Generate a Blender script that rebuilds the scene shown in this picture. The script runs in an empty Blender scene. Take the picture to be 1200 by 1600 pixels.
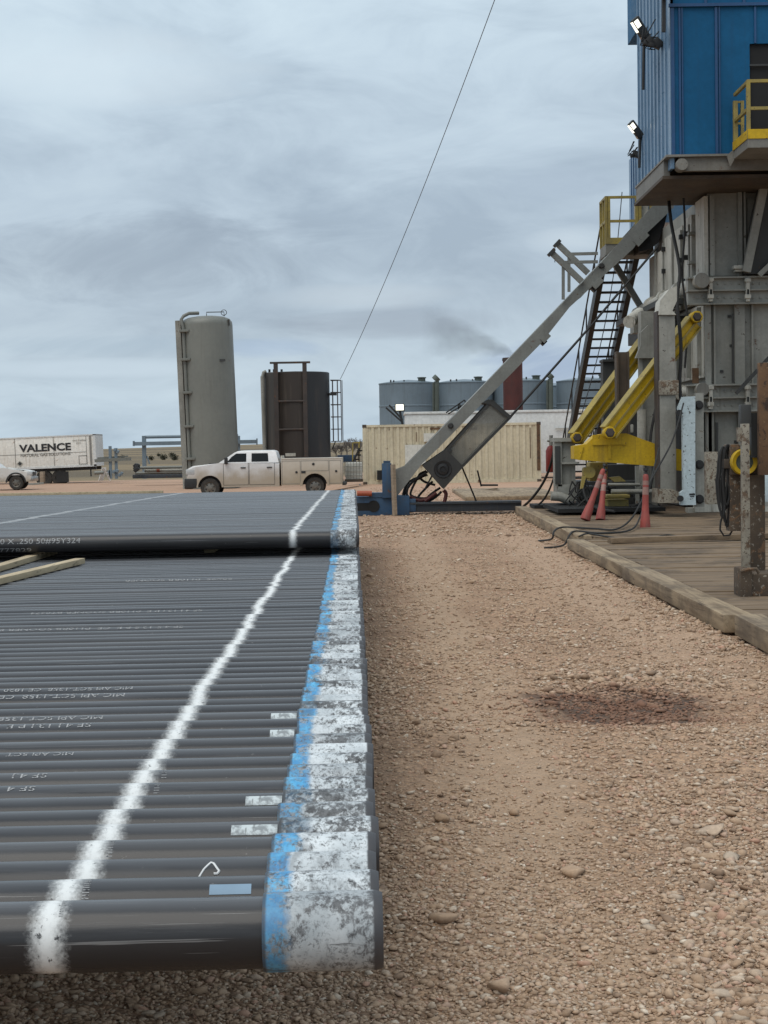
import bpy, bmesh, math, random
import numpy as np
from mathutils import Vector, Matrix, noise
random.seed(7); rng = np.random.default_rng(7)
S = bpy.context.scene
COL = S.collection
R = math.radians

# ------------------------------------------------------------------ camera
F_PX, EYE = 2450.0, 1.65                     # focal length in pixels of a 1200 x 1600 frame, eye height
TH, RO = math.atan(103/F_PX), R(0.95)        # looking slightly down, phone held slightly tilted
Fw = Vector((0, math.cos(TH), -math.sin(TH)))
U0 = Vector((0, math.sin(TH), math.cos(TH))); X0 = Vector((1, 0, 0))
Rt = X0*math.cos(RO) - U0*math.sin(RO); Up = X0*math.sin(RO) + U0*math.cos(RO)
CP = Vector((0, 0, EYE))
cam = bpy.data.cameras.new('camera'); cam_o = bpy.data.objects.new('camera', cam); COL.objects.link(cam_o)
cam.sensor_fit = 'VERTICAL'; cam.sensor_height = 24; cam.lens = 24*F_PX/1600
cam.clip_start = 0.05; cam.clip_end = 6000
m = Matrix.Identity(4)
for i in range(3):
    m[i][0], m[i][1], m[i][2], m[i][3] = Rt[i], Up[i], -Fw[i], CP[i]
cam_o.matrix_world = m
S.camera = cam_o

def P(px, py, Y):                            # a point at distance Y in front of the camera
    d = Fw + Rt*((px-600)/F_PX) - Up*((py-800)/F_PX)
    return CP + d*(Y/d.y)

# ------------------------------------------------------------------ world, sun, exposure
SUN_EL, SUN_AZ = R(62), R(218)               # veiled sun to the left of the view
W = bpy.data.worlds.new("World"); S.world = W; W.use_nodes = True
wt = W.node_tree; wt.nodes.clear()
def wn(t, **k):
    n = wt.nodes.new(t)
    for a, b in k.items(): setattr(n, a, b)
    return n
def wl(a, b): wt.links.new(a, b)
wo = wn('ShaderNodeOutputWorld')
sky = wn('ShaderNodeTexSky', sky_type='NISHITA', sun_disc=False, sun_elevation=SUN_EL, sun_rotation=SUN_AZ)
sky.air_density = 1.0; sky.dust_density = 1.5
bg1 = wn('ShaderNodeBackground'); bg1.inputs[1].default_value = 0.08; wl(sky.outputs[0], bg1.inputs[0])
tc = wn('ShaderNodeTexCoord'); sx = wn('ShaderNodeSeparateXYZ'); wl(tc.outputs['Generated'], sx.inputs[0])
def wmath(op, a, b=None, c=None, clamp=False):
    n = wn('ShaderNodeMath', operation=op); n.use_clamp = clamp
    for i, v in enumerate((a, b, c)):
        if v is None: continue
        if isinstance(v, (int, float)): n.inputs[i].default_value = v
        else: wl(v, n.inputs[i])
    return n.outputs[0]
def wnoise(scale, sxyz, detail=6, rough=.55, dist=0.0, off=(0, 0, 0)):
    mp = wn('ShaderNodeMapping'); mp.inputs['Scale'].default_value = sxyz; mp.inputs['Location'].default_value = off
    wl(tc.outputs['Generated'], mp.inputs[0])
    n = wn('ShaderNodeTexNoise'); n.inputs['Scale'].default_value = scale; n.inputs['Detail'].default_value = detail
    n.inputs['Roughness'].default_value = rough; n.inputs['Distortion'].default_value = dist
    wl(mp.outputs[0], n.inputs['Vector']); return n.outputs[0]
def wramp(fac, stops):
    n = wn('ShaderNodeValToRGB'); e = n.color_ramp.elements
    e[0].position, e[0].color = stops[0][0], (*stops[0][1], 1)
    e[1].position, e[1].color = stops[-1][0], (*stops[-1][1], 1)
    for p, c in stops[1:-1]:
        k = e.new(p); k.color = (*c, 1)
    wl(fac, n.inputs[0]); return n.outputs[0]
def wmix(fac, a, b, blend='MIX'):
    n = wn('ShaderNodeMix', data_type='RGBA', blend_type=blend)
    for i, v in ((0, fac), (6, a), (7, b)):
        if isinstance(v, (int, float)): n.inputs[i].default_value = v
        elif isinstance(v, tuple): n.inputs[i].default_value = (*v, 1)
        else: wl(v, n.inputs[i])
    return n.outputs[2]
zz = sx.outputs[2]
# overcast layers: a pale strip at the horizon, a slate band above it, paler cloud higher up
base = wramp(zz, [(0.0, (.48, .57, .64)), (.035, (.50, .58, .64)), (.085, (.43, .495, .555)), (.15, (.46, .53, .59)),
                  (.27, (.55, .635, .69)), (.6, (.64, .71, .76)), (1.0, (.70, .76, .80))])
n1 = wnoise(3.0, (1, 1, 2.2), 7, .56, .5, (0.3, 0.2, 0.7))
n2 = wnoise(9.0, (1, 1, 3.0), 8, .6, .8, (1.3, 0, 0.2))
cl = wramp(wmath('ADD', wmath('MULTIPLY', n1, .65), wmath('MULTIPLY', n2, .35)), [(.37, (.74, .76, .80)), (.5, (.98, .985, 1.0)), (.63, (1.14, 1.13, 1.11))])
col = wmix(1.0, base, cl, 'MULTIPLY')
# long dark streak clouds and bright rifts in the west
def blob(px, py, rx, rz, gain):
    d = (P(px, py, 1.0) - CP).normalized()
    a = wmath('DIVIDE', wmath('SUBTRACT', sx.outputs[0], d.x), rx/F_PX)
    b = wmath('DIVIDE', wmath('SUBTRACT', zz, d.z), rz/F_PX)
    q = wmath('ADD', wmath('MULTIPLY', a, a), wmath('MULTIPLY', b, b))
    w = wmath('MULTIPLY', wmath('SUBTRACT', n2, .5), 3.2)
    q = wmath('ADD', q, w)
    f = wmath('MULTIPLY', wmath('GREATER_THAN', sx.outputs[1], 0.0), wmath('MULTIPLY', wmath('SMOOTH_MIN', wmath('MAXIMUM', wmath('SUBTRACT', 1.0, q), 0.0), 1.0, .3), gain))
    return f
for (px, py, rx, rz, g, c) in [(200, 400, 360, 75, .6, (.27, .315, .375)), (640, 505, 190, 26, .6, (.30, .34, .40)),
                               (560, 462, 170, 22, .28, (.60, .64, .67)), (860, 565, 120, 45, .7, (.27, .34, .48)),
                               (870, 290, 110, 30, .45, (.34, .40, .48)), (900, 372, 90, 26, .5, (.66, .72, .76)),
                               (700, 610, 140, 22, .6, (.56, .63, .69)), (120, 540, 240, 18, .45, (.34, .42, .50)), (150, 575, 240, 16, .5, (.56, .64, .71)),
                               (420, 545, 90, 16, .5, (.33, .42, .56)), (150, 110, 240, 60, .45, (.68, .75, .79))]:
    col = wmix(blob(px, py, rx, rz, g), col, c)
col = wmix(1.0, col, (.965, 1.0, 1.02), 'MULTIPLY')
bg2 = wn('ShaderNodeBackground'); wl(col, bg2.inputs[0]); bg2.inputs[1].default_value = 1.0
mx = wn('ShaderNodeMixShader'); mx.inputs[0].default_value = .9
wl(bg1.outputs[0], mx.inputs[1]); wl(bg2.outputs[0], mx.inputs[2]); wl(mx.outputs[0], wo.inputs[0])

sun = bpy.data.lights.new('sun', 'SUN'); sun.energy = 1.5; sun.angle = R(50); sun.color = (1.0, .94, .85)
sun_o = bpy.data.objects.new('sun', sun); COL.objects.link(sun_o)
sd = Vector((math.sin(SUN_AZ)*math.cos(SUN_EL), math.cos(SUN_AZ)*math.cos(SUN_EL), math.sin(SUN_EL)))
sun_o.rotation_euler = sd.to_track_quat('Z', 'Y').to_euler(); sun_o.location = (0, -10, 30)
vs = S.view_settings; vs.view_transform = 'Standard'; vs.look = 'None'; vs.exposure = 0.30; vs.gamma = 1.0; vs.use_curve_mapping = False

# ------------------------------------------------------------------ materials
class NT:
    def __init__(s, name):
        s.m = bpy.data.materials.new(name); s.m.use_nodes = True; s.t = s.m.node_tree; s.b = s.t.nodes['Principled BSDF']
        s.tc = s.n('ShaderNodeTexCoord'); s.obj = s.tc.outputs['Object']
    def n(s, t, **k):
        q = s.t.nodes.new(t)
        for a, b in k.items(): setattr(q, a, b)
        return q
    def l(s, a, b): s.t.links.new(a, b)
    def setin(s, sock, v):
        if v is None: return
        if isinstance(v, (int, float)): sock.default_value = v
        elif isinstance(v, tuple): sock.default_value = (*v, 1) if len(v) == 3 and sock.type == 'RGBA' else v
        else: s.l(v, sock)
    def math(s, op, a, b=None, c=None, clamp=False):
        q = s.n('ShaderNodeMath', operation=op); q.use_clamp = clamp
        for i, v in enumerate((a, b, c)): s.setin(q.inputs[i], v)
        return q.outputs[0]
    def map(s, scale=(1, 1, 1), loc=(0, 0, 0), vec=None):
        q = s.n('ShaderNodeMapping'); q.inputs['Scale'].default_value = scale; s.setin(q.inputs['Location'], loc)
        s.l(vec or s.obj, q.inputs[0]); return q.outputs[0]
    def noise(s, scale, detail=4, rough=.55, dist=0.0, vec=None):
        q = s.n('ShaderNodeTexNoise'); q.inputs['Scale'].default_value = scale; q.inputs['Detail'].default_value = detail
        q.inputs['Roughness'].default_value = rough; q.inputs['Distortion'].default_value = dist
        s.l(vec or s.obj, q.inputs['Vector']); return q.outputs[0]
    def vor(s, scale, feature='F1', vec=None):
        q = s.n('ShaderNodeTexVoronoi', feature=feature); q.inputs['Scale'].default_value = scale
        s.l(vec or s.obj, q.inputs['Vector']); return q
    def ss(s, v, a, b, lo=0.0, hi=1.0):
        q = s.n('ShaderNodeMapRange', interpolation_type='SMOOTHSTEP')
        s.setin(q.inputs[0], v); q.inputs[1].default_value = a; q.inputs[2].default_value = b; q.inputs[3].default_value = lo; q.inputs[4].default_value = hi
        return q.outputs[0]
    def mix(s, f, a, b, blend='MIX'):
        q = s.n('ShaderNodeMix', data_type='RGBA', blend_type=blend)
        s.setin(q.inputs[0], f); s.setin(q.inputs[6], a); s.setin(q.inputs[7], b); return q.outputs[2]
    def ramp(s, f, stops):
        q = s.n('ShaderNodeValToRGB'); e = q.color_ramp.elements
        e[0].position, e[0].color = stops[0][0], (*stops[0][1], 1); e[1].position, e[1].color = stops[-1][0], (*stops[-1][1], 1)
        for p, c in stops[1:-1]: e.new(p).color = (*c, 1)
        s.l(f, q.inputs[0]); return q.outputs[0]
    def sep(s, v):
        q = s.n('ShaderNodeSeparateXYZ'); s.l(v, q.inputs[0]); return q.outputs
    def fin(s, col, rough=.6, metal=0.0, bump=None, bstr=.3, bdist=.01):
        s.setin(s.b.inputs['Base Color'], col); s.setin(s.b.inputs['Roughness'], rough); s.setin(s.b.inputs['Metallic'], metal)
        if bump is not None:
            q = s.n('ShaderNodeBump'); q.inputs['Strength'].default_value = bstr; q.inputs['Distance'].default_value = bdist
            s.l(bump, q.inputs['Height']); s.l(q.outputs[0], s.b.inputs['Normal'])
        return s.m

def paint(name, c, c2=None, rough=.55, metal=0.0, scale=1.2, rust=0.0, rustc=(.10, .045, .022), streak=0.0, streakc=(.10, .085, .06), fine=.12, chips=0.0, chipc=(.05, .035, .025), bump=.15, spec=.5):
    """painted or bare metal with mottling, run-down stains, rust patches and chips"""
    k = NT(name); c2 = c2 or tuple(x*.8 for x in c); k.b.inputs['Specular IOR Level'].default_value = spec
    col = k.mix(k.ss(k.noise(scale, 5, .6), .3, .7), c, c2)
    fi = k.noise(scale*14, 4, .65)
    col = k.mix(1.0, col, k.ramp(fi, [(.25, (1-fine*1.6,)*3), (.75, (1+fine,)*3)]), 'MULTIPLY')
    if streak:
        v = k.map((9, 9, .35)); sn = k.noise(1.0, 6, .65, .3, vec=v)
        sm = k.math('MULTIPLY', k.ss(sn, .5, .72), k.ss(k.noise(.7, 3), .35, .6))
        col = k.mix(k.math('MULTIPLY', sm, streak, clamp=True), col, streakc)
    if rust:
        rn = k.noise(scale*2.3, 8, .7, .4)
        col = k.mix(k.ss(rn, .66-rust*.3, .73-rust*.3), col, rustc)
    if chips:
        cn = k.noise(scale*9, 5, .6, .2)
        col = k.mix(k.ss(cn, .70-chips*.2, .72-chips*.2), col, chipc)
    rg = k.ss(fi, .2, .8, max(0, rough-.1), min(1, rough+.12))
    return k.fin(col, rg, metal, k.noise(scale*6, 6, .6), bump, .01)

def flat(name, c, rough=.6, metal=0.0, emit=0.0):
    k = NT(name)
    col = k.mix(k.ss(k.noise(6, 4), .3, .7), c, tuple(x*.82 for x in c))
    if emit:
        k.b.inputs['Emission Color'].default_value = (*c, 1); k.b.inputs['Emission Strength'].default_value = emit
    return k.fin(col, rough, metal)

M = {}
M['grey'] = paint('weathered grey paint', (.30, .30, .27), (.20, .20, .178), .55, 0, .9, .12, streak=.55, chips=.1)
M['grey_pale'] = paint('pale weathered panel', (.52, .51, .455), (.36, .35, .305), .6, 0, 1.1, .18, streak=.8, streakc=(.09, .075, .05), chips=.12)
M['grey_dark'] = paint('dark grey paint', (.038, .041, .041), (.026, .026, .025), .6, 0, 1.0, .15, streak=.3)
M['ramp'] = paint('ramp grey paint', (.215, .225, .21), (.165, .17, .16), .55, 0, 1.4, .1, streak=.3, chips=.1)
M['steel_dark'] = paint('dark oily steel', (.013, .0135, .015), (.009, .009, .009), .5, 0, 2, 0)
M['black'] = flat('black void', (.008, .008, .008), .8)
M['rubber'] = flat('black rubber', (.018, .018, .018), .75)
M['blue'] = paint('rig blue paint', (.010, .105, .235), (.007, .084, .19), .5, 0, .8, 0, spec=.15, streak=.3, streakc=(.02, .05, .10), fine=.08)
M['blue_seam'] = paint('rig blue flashing', (.012, .07, .19), (.010, .055, .15), .45, 0, .8)
M['blue_skylit'] = paint('rig blue corrugated skylit', (.15, .25, .37), (.12, .21, .32), .33, 0, .8, 0, streak=.5, streakc=(.06, .10, .15), fine=.1)  # paler than the front wall: sky reflection painted into the side's colour
M['yellow'] = paint('worn yellow paint', (.55, .36, .012), (.42, .27, .012), .5, 0, 1.5, .12, spec=.3, streak=.45, streakc=(.12, .08, .03), chips=.16)
M['yellow_dim'] = paint('dull yellow rail', (.33, .25, .05), (.22, .175, .06), .55, 0, 3, .15, chips=.25)
M['deck'] = paint('deck grey beam', (.20, .195, .175), (.15, .145, .13), .65, 0, 1.4, .12, streak=.5, chips=.1)
M['white_blue'] = paint('chipped pale blue paint', (.44, .52, .55), (.38, .46, .49), .5, 0, 1.5, 0, streak=.25, chips=.42, chipc=(.06, .055, .05))
M['peel'] = paint('peeling pale paint', (.30, .275, .22), (.19, .165, .13), .7, 0, 3.2, .5, rustc=(.11, .07, .042), chips=.65, chipc=(.075, .055, .04))
M['stand_rust'] = paint('pitted brown stand steel', (.105, .075, .050), (.06, .043, .030), .85, 0, 3.5, .35, rustc=(.15, .085, .045), streak=.5, streakc=(.03, .022, .017), chips=.45, chipc=(.24, .21, .17), bump=.5)
M['rust'] = paint('rusty steel', (.145, .080, .040), (.075, .040, .022), .85, 0, 3, .4, rustc=(.035, .022, .016), chips=.3, chipc=(.17, .10, .05), bump=.5)
M['brown'] = paint('brown stained steel', (.085, .062, .042), (.05, .037, .027), .7, 0, 2, .2, streak=.5, streakc=(.03, .025, .02))
M['tan'] = paint('tan container paint', (.57, .51, .37), (.50, .445, .32), .6, 0, .6, .06, streak=.5, streakc=(.22, .17, .10), chips=.14, chipc=(.16, .10, .06))
M['white_patch'] = paint('white repaired panel', (.62, .62, .57), (.52, .52, .47), .6, 0, .9, 0, streak=.4)
M['tank_grey'] = paint('blue grey tank', (.15, .20, .24), (.12, .16, .19), .5, 0, .35, 0, streak=.55, streakc=(.08, .10, .11), fine=.05)
M['silo'] = paint('grey silo paint', (.165, .17, .15), (.135, .14, .125), .45, 0, .4, .03, streak=.45, streakc=(.09, .085, .07), fine=.06)
M['dark_tank'] = paint('scorched tank steel', (.040, .040, .042), (.028, .024, .022), .5, 0, .35, .24, rustc=(.055, .032, .022), streak=.8, streakc=(.11, .085, .07))
def tank_stain():
    k = NT('scorched tank steel with brown front'); x, y, z = k.sep(k.obj)[:3]
    st = k.noise(1.0, 6, .65, .3, vec=k.map((6, 6, .3)))
    w = k.math('ADD', x, k.math('MULTIPLY', k.math('SUBTRACT', k.noise(.8, 4, .6), .5), 1.2))
    col = k.mix(k.ss(w, -1.2, -.9), (.036, .034, .031), k.mix(k.ss(w, .45, .7), (.030, .022, .017), (.016, .018, .021)))
    col = k.mix(k.math('MULTIPLY', k.ss(st, .5, .75), .5), col, (.09, .070, .052))
    hz = k.ss(k.math('ADD', z, k.math('MULTIPLY', k.noise(1.2, 5), 1.5)), .8, 2.6, .6, 0)
    col = k.mix(hz, col, (.060, .030, .020))
    return k.fin(col, .5, 0, st, .1, .01)
M['dark_tank'] = tank_stain()
M['dark_rust'] = paint('rusty tank rail', (.062, .047, .040), (.040, .034, .032), .75, 0, 2, .3)
M['stack'] = paint('red oxide stack', (.085, .017, .013), (.05, .012, .010), .7, 0, 1.2, .15, streak=.7, streakc=(.03, .012, .010))
M['white'] = paint('dusty white', (.62, .63, .62), (.55, .56, .55), .5, 0, .5, 0, streak=.35, streakc=(.33, .29, .22))
M['trailer'] = paint('trailer white', (.80, .785, .73), (.71, .69, .63), .5, 0, .5, .03, rustc=(.30, .18, .10), streak=.6, streakc=(.38, .30, .20))
M['black_ink'] = flat('black lettering', (.02, .02, .022), .5)
M['ink_fade'] = flat('faded lettering', (.22, .21, .19), .6)
M['base_dark'] = paint('dark blue grey beam', (.028, .038, .052), (.03, .036, .042), .6, 0, 2, .15, streak=.4)
M['column'] = paint('pale column grey', (.27, .265, .235), (.175, .172, .15), .6, 0, 1.3, .15, streak=.7, streakc=(.09, .07, .05), chips=.2, chipc=(.06, .05, .04))
M['base_blue'] = paint('catwalk blue paint', (.022, .075, .16), (.03, .06, .10), .55, 0, 2, .18, streak=.4, chips=.2)
M['orange'] = paint('orange roller', (.40, .085, .03), (.28, .06, .025), .55, 0, 2, .1)
M['cone'] = paint('dirty orange plastic', (.30, .048, .034), (.20, .038, .03), .6, 0, 4, .1, rustc=(.2, .10, .07), streak=.5)
M['reflect'] = paint('dirty reflective band', (.30, .17, .14), (.22, .11, .09), .5, 0, 4)
M['glass'] = flat('dark vehicle glass', (.008, .010, .011), .06)
M['glass'].node_tree.nodes['Principled BSDF'].inputs['Specular IOR Level'].default_value = .22
M['chrome'] = flat('dull bright trim', (.42, .42, .41), .3, .9)
M['rim'] = paint('dusty wheel rim', (.20, .19, .17), (.15, .14, .12), .4, .5, 4)
M['tyre'] = paint('dusty tyre', (.045, .040, .034), (.03, .028, .025), .85, 0, 6)
M['headlamp'] = flat('headlamp lens', (.45, .46, .46), .1)
M['plastic'] = flat('black plastic', (.02, .021, .022), .6)
M['lamp_on'] = flat('lit lamp lens', (1.0, .97, .82), .3, 0, 1.15)
M['hose_red'] = flat('dark red hose', (.10, .018, .015), .6)
M['red'] = flat('red painted bottle', (.22, .02, .015), .45)
def stencil_mat():
    k = NT('faded dotted stencil paint'); n_ = k.noise(170, 3, .6)
    return k.fin(k.mix(k.ss(n_, .36, .50), (.045, .046, .05), (.34, .345, .35)), .7)
M['stencil'] = stencil_mat()
M['chalk'] = flat('white paint marker', (.72, .73, .73), .7)
M['bush'] = flat('dry shrub leaves', (.045, .045, .025), .9)
M['bare'] = flat('bare branch', (.16, .135, .12), .9)
M['wire'] = flat('steel wire rope', (.05, .05, .052), .5, .3)
M['green_pipe'] = paint('green grey pipe', (.08, .10, .085), (.06, .075, .065), .6, 0, 2)

def wood(name, c, c2, grain=(1.2, 22, 22), dirt=.5):
    k = NT(name)
    g = k.noise(1.0, 7, .65, .6, vec=k.map(grain))
    col = k.mix(k.ss(g, .3, .72), c, c2)
    col = k.mix(k.math('MULTIPLY', k.ss(k.noise(1.1, 7, .68), .46, .64), dirt), col, (.055, .040, .028))
    col = k.mix(k.math('MULTIPLY', k.ss(k.noise(2.7, 6, .7, .3), .56, .68), dirt*.8), col, (.25, .178, .112))   # dried mud
    col = k.mix(k.math('MULTIPLY', k.ss(k.noise(1.0, 6, .7, .8, vec=k.map(tuple(q*2.3 for q in grain))), .57, .66), .6), col, (.03, .022, .016))
    return k.fin(col, .85, 0, g, .5, .008)
M['mat_wood'] = wood('muddy mat timber', (.21, .147, .090), (.115, .080, .050), (1.0, 9, 9), .7)
M['mat_edge'] = wood('mat edge timber', (.35, .27, .175), (.155, .108, .066), (11, .8, 11), .55)
M['lumber'] = wood('pale dunnage lumber', (.50, .41, .27), (.38, .30, .19), (14, 1.0, 14), .18)
M['lumber_red'] = wood('old plank', (.33, .26, .19), (.22, .17, .12), (1, 14, 14), .4)

# black pipe, with the sprayed bands that run over the whole rack
def pipe_mat(name, upper):
    k = NT(name)
    geo = k.n('ShaderNodeNewGeometry'); oi = k.n('ShaderNodeObjectInfo'); rnd = oi.outputs['Random']
    px, py, pz = k.sep(geo.outputs['Position'])[:3]
    loc = k.n('ShaderNodeCombineXYZ'); 
    for i in range(3): k.l(k.math('MULTIPLY', rnd, 31.0 + 17*i), loc.inputs[i])
    v = k.map((1, 1, 1), vec=k.obj); va = k.n('ShaderNodeVectorMath', operation='ADD'); k.l(k.obj, va.inputs[0]); k.l(loc.outputs[0], va.inputs[1]); vv = va.outputs[0]
    col = k.mix(k.ss(k.noise(2.2, 5, .6, vec=k.map((1, 3, 3), vec=vv)), .3, .7), (.0105, .0115, .0145), (.021, .022, .0255))
    col = k.mix(k.math('MULTIPLY', k.ss(k.math('FRACT', k.math('MULTIPLY', rnd, 5.7)), .3, 1.0), .75), col, (.045, .043, .043))
    rb_ = k.ss(k.noise(1.3, 6, .7, .4, vec=k.map((1, 5, 5), vec=vv)), .55, .72)
    col = k.mix(k.math('MULTIPLY', rb_, .2), col, (.045, .034, .028))
    # dust lying along the pipe, scuffs, brown scale
    dust = k.ss(k.noise(1.0, 6, .65, vec=k.map((1.3, 26, 26), vec=vv)), .52, .74)
    dust = k.math('MULTIPLY', dust, k.ss(k.sep(geo.outputs['Normal'])[2], .0, .7, .15, 1.0))
    col = k.mix(k.math('MULTIPLY', dust, .32), col, (.12, .12, .125))
    sc = k.ss(k.noise(1.0, 5, .7, vec=k.map((5, 60, 60), vec=vv)), .66, .70)
    col = k.mix(k.math('MULTIPLY', sc, k.math('MULTIPLY', k.ss(k.noise(1.7, 3, vec=vv), .5, .6), .8)), col, (.010, .009, .009))
    sp = k.ss(k.noise(38, 3, .6, vec=vv), .705, .74)
    col = k.mix(k.math('MULTIPLY', sp, .55), col, (.20, .195, .19))
    sl = k.ss(k.noise(1.0, 3, .5, vec=k.map((1.6, 190, 190), vec=vv)), .685, .70)
    col = k.mix(k.math('MULTIPLY', k.math('MULTIPLY', sl, k.ss(k.noise(.8, 3, vec=vv), .45, .6)), .6), col, (.22, .22, .22))     # long scratches
    # white band
    j = k.math('MULTIPLY', k.math('SUBTRACT', rnd, .5), .026)
    cx = k.math('ADD', k.math('MULTIPLY_ADD', py, -.0102, -.626), j)
    d = k.math('ABSOLUTE', k.math('SUBTRACT', px, cx))
    gr = k.math('MULTIPLY', k.math('SUBTRACT', k.noise(95, 3, .7, vec=vv), .5), .035)
    gr2 = k.math('MULTIPLY', k.math('SUBTRACT', k.noise(9, 4, .7, vec=vv), .5), .010)
    q = k.math('ADD', d, k.math('ADD', gr, gr2))
    band = k.ss(q, .002, .046, 1.0, 0.0)
    band = k.math('MULTIPLY', band, k.ss(k.noise(60, 4, .7, vec=vv), .30, .40, .25, 1.0))
    holes = k.math('MULTIPLY', k.ss(k.noise(26, 6, .72, .5, vec=vv), .58, .62, 1.0, 0.0), 1.0)
    band = k.math('MULTIPLY', band, k.math('MAXIMUM', holes, k.ss(rnd, .10, .22)))
    wht = (.70, .72, .72)
    col = k.mix(k.math('MULTIPLY', band, .95), col, wht)
    if upper:
        cx2 = k.math('MULTIPLY_ADD', py, .059, -4.69)
        d2 = k.math('ABSOLUTE', k.math('SUBTRACT', px, k.math('ADD', cx2, k.math('MULTIPLY', j, .3))))
        b2 = k.math('MULTIPLY', k.ss(d2, .02, .075, 1.0, 0.0), .6)
        col = k.mix(b2, col, wht)
    far_ = k.ss(py, 8, 20)
    col = k.mix(k.math('MULTIPLY', far_, .22 if upper else .08), col, (.115, .118, .125))   # dustier towards the back of the rack
    nz = k.sep(geo.outputs['Normal'])[2]
    top_sheen = k.math('MULTIPLY', k.ss(nz, .72, 1.0), k.ss(k.noise(1.0, 5, .6, vec=k.map((.9, 9, 9), vec=vv)), .2, .75, .35, .85))
    top_sheen = k.math('MULTIPLY', top_sheen, k.math('SUBTRACT', 1.0, band))
    col = k.mix(k.math('MULTIPLY', top_sheen, .8), col, (.105, .110, .120))     # sky sheen on the upper side, painted in as a dusty tone
    k.b.inputs['Specular IOR Level'].default_value = .33
    rough = k.math('ADD', k.ss(k.math('ADD', k.math('MULTIPLY', dust, .6), k.math('MULTIPLY', rnd, .4)), 0, 1, .24, .46), k.math('MULTIPLY', band, .3))
    return k.fin(col, rough, 0.0, k.noise(40, 4, .6, vec=vv), .06, .003)
M['pipe_low'] = pipe_mat('black mill varnish lower', False); M['pipe_up'] = pipe_mat('black mill varnish upper', True)

def coupling_mat():
    k = NT('blue and white thread paint')
    oi = k.n('ShaderNodeObjectInfo'); rnd = oi.outputs['Random']
    loc = k.n('ShaderNodeCombineXYZ')
    for i in range(3): k.l(k.math('MULTIPLY', rnd, 41.0 + 13*i), loc.inputs[i])
    va = k.n('ShaderNodeVectorMath', operation='ADD'); k.l(k.obj, va.inputs[0]); k.l(loc.outputs[0], va.inputs[1]); vv = va.outputs[0]
    ox, oy, oz = k.sep(k.obj)[:3]
    black = (.030, .030, .032)
    wn_ = k.noise(1.0, 8, .78, .25, vec=k.map((62, 48, 48), vec=vv)); wb = k.noise(9, 4, .65, vec=vv)
    cov = k.math('ADD', k.math('ADD', k.math('MULTIPLY', wn_, .60), k.math('MULTIPLY', wb, .40)), k.math('MULTIPLY', k.math('SUBTRACT', rnd, .5), .07))
    wm = k.ss(cov, .44, .53)
    wcol = k.mix(k.ss(k.noise(7, 4, .6, vec=vv), .3, .7), (.70, .74, .76), (.42, .465, .49))
    col = k.mix(k.math('MULTIPLY', wm, .93), k.mix(k.ss(k.noise(60, 4, .7, vec=vv), .35, .65), black, (.15, .155, .16)), wcol)
    edge = k.math('ADD', ox, k.math('MULTIPLY', k.math('SUBTRACT', k.noise(22, 4, .7, vec=vv), .5), .035))
    edge = k.math('ADD', edge, k.math('MULTIPLY', k.math('SUBTRACT', rnd, .5), .03))
    bm = k.math('MULTIPLY', k.ss(edge, -.190, -.165, 1, 0), k.ss(k.math('ADD', k.math('MULTIPLY', k.noise(42, 8, .76, vec=vv), .6), k.math('MULTIPLY', wb, .4)), .43, .53))
    bm = k.math('MULTIPLY', bm, k.ss(rnd, .05, .12, .15, 1.0))
    bcol = k.mix(k.ss(k.noise(14, 5, .7, vec=vv), .35, .7), (.02, .23, .50), (.11, .46, .74))
    col = k.mix(k.math('MULTIPLY', k.ss(edge, -.190, -.165, 1, 0), .55), col, black)
    col = k.mix(k.math('MULTIPLY', bm, .93), col, bcol)
    # grainy black speckle
    spk = k.ss(k.noise(120, 6, .75, .3, vec=vv), .52, .60)
    col = k.mix(k.math('MULTIPLY', spk, k.ss(k.noise(8, 4, .7, vec=vv), .40, .60, .22, .9)), col, (.06, .062, .066))
    wear = k.ss(k.noise(1.0, 5, .7, .4, vec=k.map((16, 5, 5), vec=vv)), .54, .64)      # worn down to dark steel in patches round the body
    col = k.mix(k.math('MULTIPLY', wear, .4), col, (.085, .088, .093))
    col = k.mix(k.math('MULTIPLY', k.ss(k.math('FRACT', k.math('MULTIPLY', rnd, 7.3)), .3, 1), .3), col, (.10, .105, .112))
    col = k.mix(k.math('MULTIPLY', k.ss(ox, -.232, -.226, 1, 0), .8), col, (.03, .03, .032))
    # dark handling scrapes round the body
    scr = k.ss(k.noise(1.0, 6, .7, vec=k.map((3, 26, 26), vec=vv)), .63, .68)
    col = k.mix(k.math('MULTIPLY', scr, .75), col, (.05, .05, .052))
    col = k.mix(k.ss(ox, -.022, -.016), col, (.045, .045, .050))
    return k.fin(col, .55, 0, wm, .12, .002)
M['coupling'] = coupling_mat()

def label_mat():
    k = NT('worn paper label'); rnd = k.n('ShaderNodeObjectInfo').outputs['Random']
    col = k.mix(k.ss(k.noise(26, 6, .7, vec=k.map((1, 1, 1))), .42, .58), (.50, .55, .56), (.22, .24, .25))
    col = k.mix(k.math('MULTIPLY', k.ss(k.noise(1.0, 3, vec=k.map((90, 12, 12))), .55, .6), .6), col, (.07, .07, .07))
    return k.fin(col, .6)
M['label'] = label_mat()
M['label_blue'] = flat('faded blue label', (.20, .30, .40), .6)

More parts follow.
